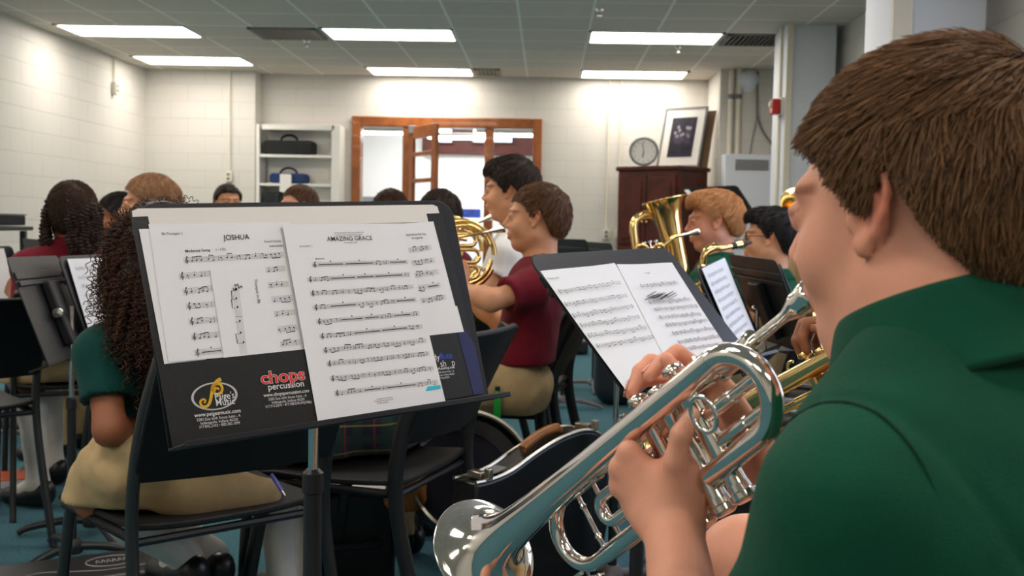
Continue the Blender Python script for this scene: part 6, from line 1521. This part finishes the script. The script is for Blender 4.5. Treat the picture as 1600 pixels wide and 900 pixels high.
# round case with a velvet lining
c = W(738, 738, 3.02); ax = nrm(A3((.35, -.8, .48)))
t = thing('horn_case', 'open round black case with a silver rim and dark navy lining on the floor', 'instrument case', c-A3((0, 0, .17)))
obj('shell', MB().lathe([(0, -.14), (.12, -.135), (.165, -.10), (.178, -.02), (.182, 0), (.172, 0), (.168, -.02), (.155, -.09), (.11, -.122), (0, -.126)], c, ax, 40), M['case'], t)
obj('lining', MB().lathe([(0, -.122), (.105, -.118), (.150, -.088), (.163, -.02)], c, ax, 40), M['navy'], t)
obj('rim', MB().lathe([(.176, -.004), (.184, -.004), (.184, .004), (.176, .004)], c, ax, 48, closed=True), M['trim'], t)
# long black case under the near chair with a drawn emblem
zt = .13; q0, q1, q2 = Z_(-60, 905, zt), Z_(180, 853, zt), Z_(275, 862, zt); ex = nrm(q2-q1); ex = nrm(A3((q2[0]-q0[0], q2[1]-q0[1], 0))); ey = A3((-ex[1], ex[0], 0)); o = q2.copy(); o[2] = 0
t = thing('trumpet_case', 'flat black case with a white oval emblem lying under the curly-haired girl', 'instrument case', o-ex*.3)
R = np.array([ex, ey, (0, 0, 1)]).T
obj('lid', MB().box(o-ex*.32-ey*.02+A3((0, 0, .098)), (.64, .24, .06), R), M['case'], t, bevel=.02, seg=3)
obj('base', MB().box(o-ex*.32-ey*.02+A3((0, 0, .036)), (.64, .24, .06), R), M['case'], t, bevel=.015, seg=3)
b = MB(); ec = Z_(157, 871, .1285); ec = o-ex*.17-ey*.0+A3((0, 0, .1285))
b.tube([ec+ex*.065*math.cos(a)+ey*.045*math.sin(a) for a in np.linspace(0, 2*PI, 41)[:-1]], .0016, 6, closed=True)
for k in range(6): b.tube(crv([ec+ex*(-.04+.014*k)-ey*.012, ec+ex*(-.035+.014*k)+ey*.015, ec+ex*(-.03+.014*k)-ey*.008], 3), .0014, 6)
b.tube(crv([o-ex*.44-ey*.12+A3((0, 0, .1285)), o-ex*.36-ey*.03+A3((0, 0, .1285)), o-ex*.2-ey*.075+A3((0, 0, .1285)), o-ex*.02-ey*.06+A3((0, 0, .1285))], 5), .0014, 6)
obj('emblem', b, mat('faded_white_print', (150, 146, 150), .6), t)
# brown leather bag, papers and black case beneath the plaid skirt
def block(name, label, cat, c, s, yaw, m, bev=.02, parts=()):
    a = math.radians(yaw); ex = A3((math.cos(a), math.sin(a), 0)); ey = A3((-ex[1], ex[0], 0)); R = np.array([ex, ey, (0, 0, 1)]).T
    t = thing(name, label, cat, (c[0], c[1], c[2]-s[2]/2)); obj('body', MB().box(c, s, R), m, t, bevel=bev, seg=3)
    return t, ex, ey
c = W(545, 820, 3.15); c[2] = .15
t, ex, ey = block('instrument_case', 'low black case under the chair with the plaid skirt', 'instrument case', c, (.24, .2, .29), 20, M['case'])
obj('handle', MB().tube(crv([c+ex*-.07-ey*.11, c+ex*-.06-ey*.14, c+ex*.06-ey*.14, c+ex*.07-ey*.11], 4), .009, 8), M['black'], t)
c2 = c+A3((-.03, 0, .148)); pp = MB().sheet(lambda a, b_: c2+ex*(a-.5)*.3+ey*(b_-.5)*.22+A3((0, 0, .012*math.sin(3*a)*b_)), 8, 4, .001)
props(obj('music_sheet', pp, M['paper'], loc=c2), 'white papers lying on the low black case behind the stand post', 'sheet music')
S = SDF(); c3 = W(634, 768, 2.98); S.rbox(c3, (.055, .045, .05), r=.03).rbox(c3+A3((0, 0, .02)), (.05, .05, .02), r=.015, k=.01); S.fun(lambda D, X, Y, Zz: D+wob(X, Y, Zz, 50, 7)*.004)
V, F = S.mesh(.006); t = thing('leather_bag', 'small brown leather bag hanging under the seat behind the stand post', 'bag', c3-A3((0, 0, .05))); arr_obj('body', V, F, M['tan'], t)
obj('strap', MB().tube(crv([c3+A3((-.04, 0, .04)), c3+A3((-.03, 0, .09)), c3+A3((.03, 0, .09)), c3+A3((.04, 0, .04))], 5), .006, 8), M['tan'], t)
# cases in the middle distance
S = SDF(); c = W(962, 580, 6.5); c[2] = .34; S.rbox(c, (.13, .16, .335), r=.09).rbox(c+A3((.2, .05, -.08)), (.14, .14, .25), r=.08, k=.05)
V, F = S.mesh(.012); t = thing('instrument_case', 'tall rounded dark case standing behind the middle music stand', 'instrument case', c-A3((0, 0, .34))); arr_obj('shell', V, F, mat('dark_blue_case', (24, 32, 40), .45), t)
obj('latch', MB().box(c+A3((-.135, -.04, .0)), (.012, .04, .05)), M['trim'], t, bevel=.003)
c = W(884, 540, 9.0); c[2] = .06
t, ex, ey = block('instrument_case', 'long flat black case on the floor near the back wall', 'instrument case', c, (.34, .25, .11), 8, M['case']); obj('handle', MB().tube(crv([c-ey*.125-ex*.08, c-ey*.16-ex*.06, c-ey*.16+ex*.06, c-ey*.125+ex*.08], 4), .01, 8), M['black'], t)
c2 = c+A3((-.02, 0, .075)); props(obj('cloth', MB().sheet(lambda a, b_: c2+A3(((a-.5)*.28, (b_-.5)*.14, .02*math.sin(5*a)*math.cos(4*b_))), 12, 6, .012), mat('pale_cloth', (150, 146, 160), .9), loc=c2), 'pale crumpled cloth on the long flat case near the back wall', 'cloth')
c = W(1250, 600, 2.9); c[2] = .30
t, ex, ey = block('instrument_case', 'black upright case with a grey edge strip beside the gold trumpet', 'instrument case', c, (.42, .26, .58), -24, M['case'], .035)
obj('edge_strip', MB().box(c+A3((0, 0, .292)), (.40, .05, .012), np.array([ex, ey, (0, 0, 1)]).T), M['grey'], t, bevel=.003); obj('handle', MB().tube(crv([c+A3((0, 0, .295))-ex*.08, c+A3((0, 0, .33))-ex*.06, c+A3((0, 0, .33))+ex*.06, c+A3((0, 0, .295))+ex*.08], 5), .009, 8), M['black'], t)
c = W(1150, 835, 1.95); c[2] = .15
S = SDF(); S.rbox(c, (.17, .13, .145), r=.06).rbox(c+A3((-.05, -.13, -.04)), (.1, .04, .09), r=.03, k=.03); S.fun(lambda D, X, Y, Zz: D+wob(X, Y, Zz, 30, 9)*.006)
V, F = S.mesh(.010); t = thing('backpack', 'black backpack on the floor under the silver trumpet', 'backpack', c-A3((0, 0, .15))); arr_obj('body', V, F, M['blackcloth'], t)
obj('piping', MB().tube(crv([c+A3((-.17, -.10, .08)), c+A3((-.12, -.15, .06)), c+A3((-.02, -.17, .03)), c+A3((.08, -.14, .02))], 5), .006, 8), M['white'], t)
# things at the left
for i, (u, v, col, l) in enumerate(((14, 752, (196, 190, 182), 'white paperback at the bottom of the small pile by the left chair'), (12, 744, (190, 80, 40), 'orange paperback on top of the small pile by the left chair'))):
    c = Z_(u, 765, .02); c[2] = .022+.036*i; a = .3+.2*i; R = np.array([(math.cos(a), math.sin(a), 0), (-math.sin(a), math.cos(a), 0), (0, 0, 1)]).T
    t = thing('book', l, 'book', c-A3((0, 0, .018)), 'books on the floor'); obj('cover', MB().box(c, (.24, .17, .034), R), mat('book_cover_%d' % i, col, .5), t, bevel=.003); obj('pages', MB().box(c+R[:, 0]*.004-R[:, 1]*.003, (.236, .168, .026), R), M['paper'], t)
c = W(-34, 344, 5.9); tb = W(0, 353, 5.9)[2]
t = thing('equipment_cart', 'black cart top at the left edge of the frame', 'cart', (c[0], c[1], 0))
obj('top', MB().box((c[0]-.05, c[1], tb-.012), (.52, .4, .024)), M['blackmetal'], t, bevel=.006)
for sx in (-1, 1):
    for sy_ in (-1, 1): obj('leg', MB().box((c[0]-.05+sx*.22, c[1]+sy_*.16, (tb-.026)/2), (.03, .03, tb-.028)), M['blackmetal'], t, bevel=.003)
t = thing('equipment_case', 'black box on the cart at the left edge of the frame', 'case', (c[0]-.02, c[1], tb+.001))
obj('body', MB().box((c[0]-.02, c[1], tb+.032), (.42, .3, .055)), M['blackcloth'], t, bevel=.008); obj('lid', MB().box((c[0]-.02, c[1], tb+.0635), (.43, .31, .006)), M['black'], t, bevel=.002)
# small things on and near the chairs
pb = W(777, 632, 3.3); t = thing('water_bottle', 'slim green bottle under the maroon boy', 'bottle', pb-A3((0, 0, .05)))
obj('body', MB().lathe([(0, -.05), (.011, -.05), (.012, -.045), (.012, .03), (.007, .042), (0, .042)], pb, (0, 0, 1), 16), mat('green_bottle', (20, 150, 50), .25), t); obj('cap', MB().lathe([(0, .043), (.008, .043), (.008, .055), (0, .055)], pb, (0, 0, 1), 14), M['black'], t)
pp = PK(.13, -.14, .447); t = thing('pen', 'blue and silver pen on the seat beside the khaki skirt', 'pen', pp)
q0, q1 = W(424, 742, 2.33), W(446, 775, 2.30); obj('barrel', MB().tube([q0, q0+(q1-q0)*.75], .0045, 10), mat('pen_blue', (50, 70, 170), .3), t); obj('tip', MB().tube([q0+(q1-q0)*.75, q1], [.0045, .0015], 10), M['chrome'], t)
# ------------------------------------------------------------------ light, exposure
w = bpy.data.worlds.new('world'); SC.world = w; w.use_nodes = True
w.node_tree.nodes['Background'].inputs[0].default_value = lin((200, 210, 225)); w.node_tree.nodes['Background'].inputs[1].default_value = .3
SC.view_settings.view_transform = 'Standard'; SC.view_settings.look = 'None'; SC.view_settings.gamma = 1; SC.view_settings.exposure = 0.22
SC.view_settings.use_curve_mapping = False
SC.cycles.use_denoising = True; SC.cycles.max_bounces = 8; SC.cycles.diffuse_bounces = 4; SC.cycles.glossy_bounces = 5; SC.cycles.sample_clamp_indirect = 6
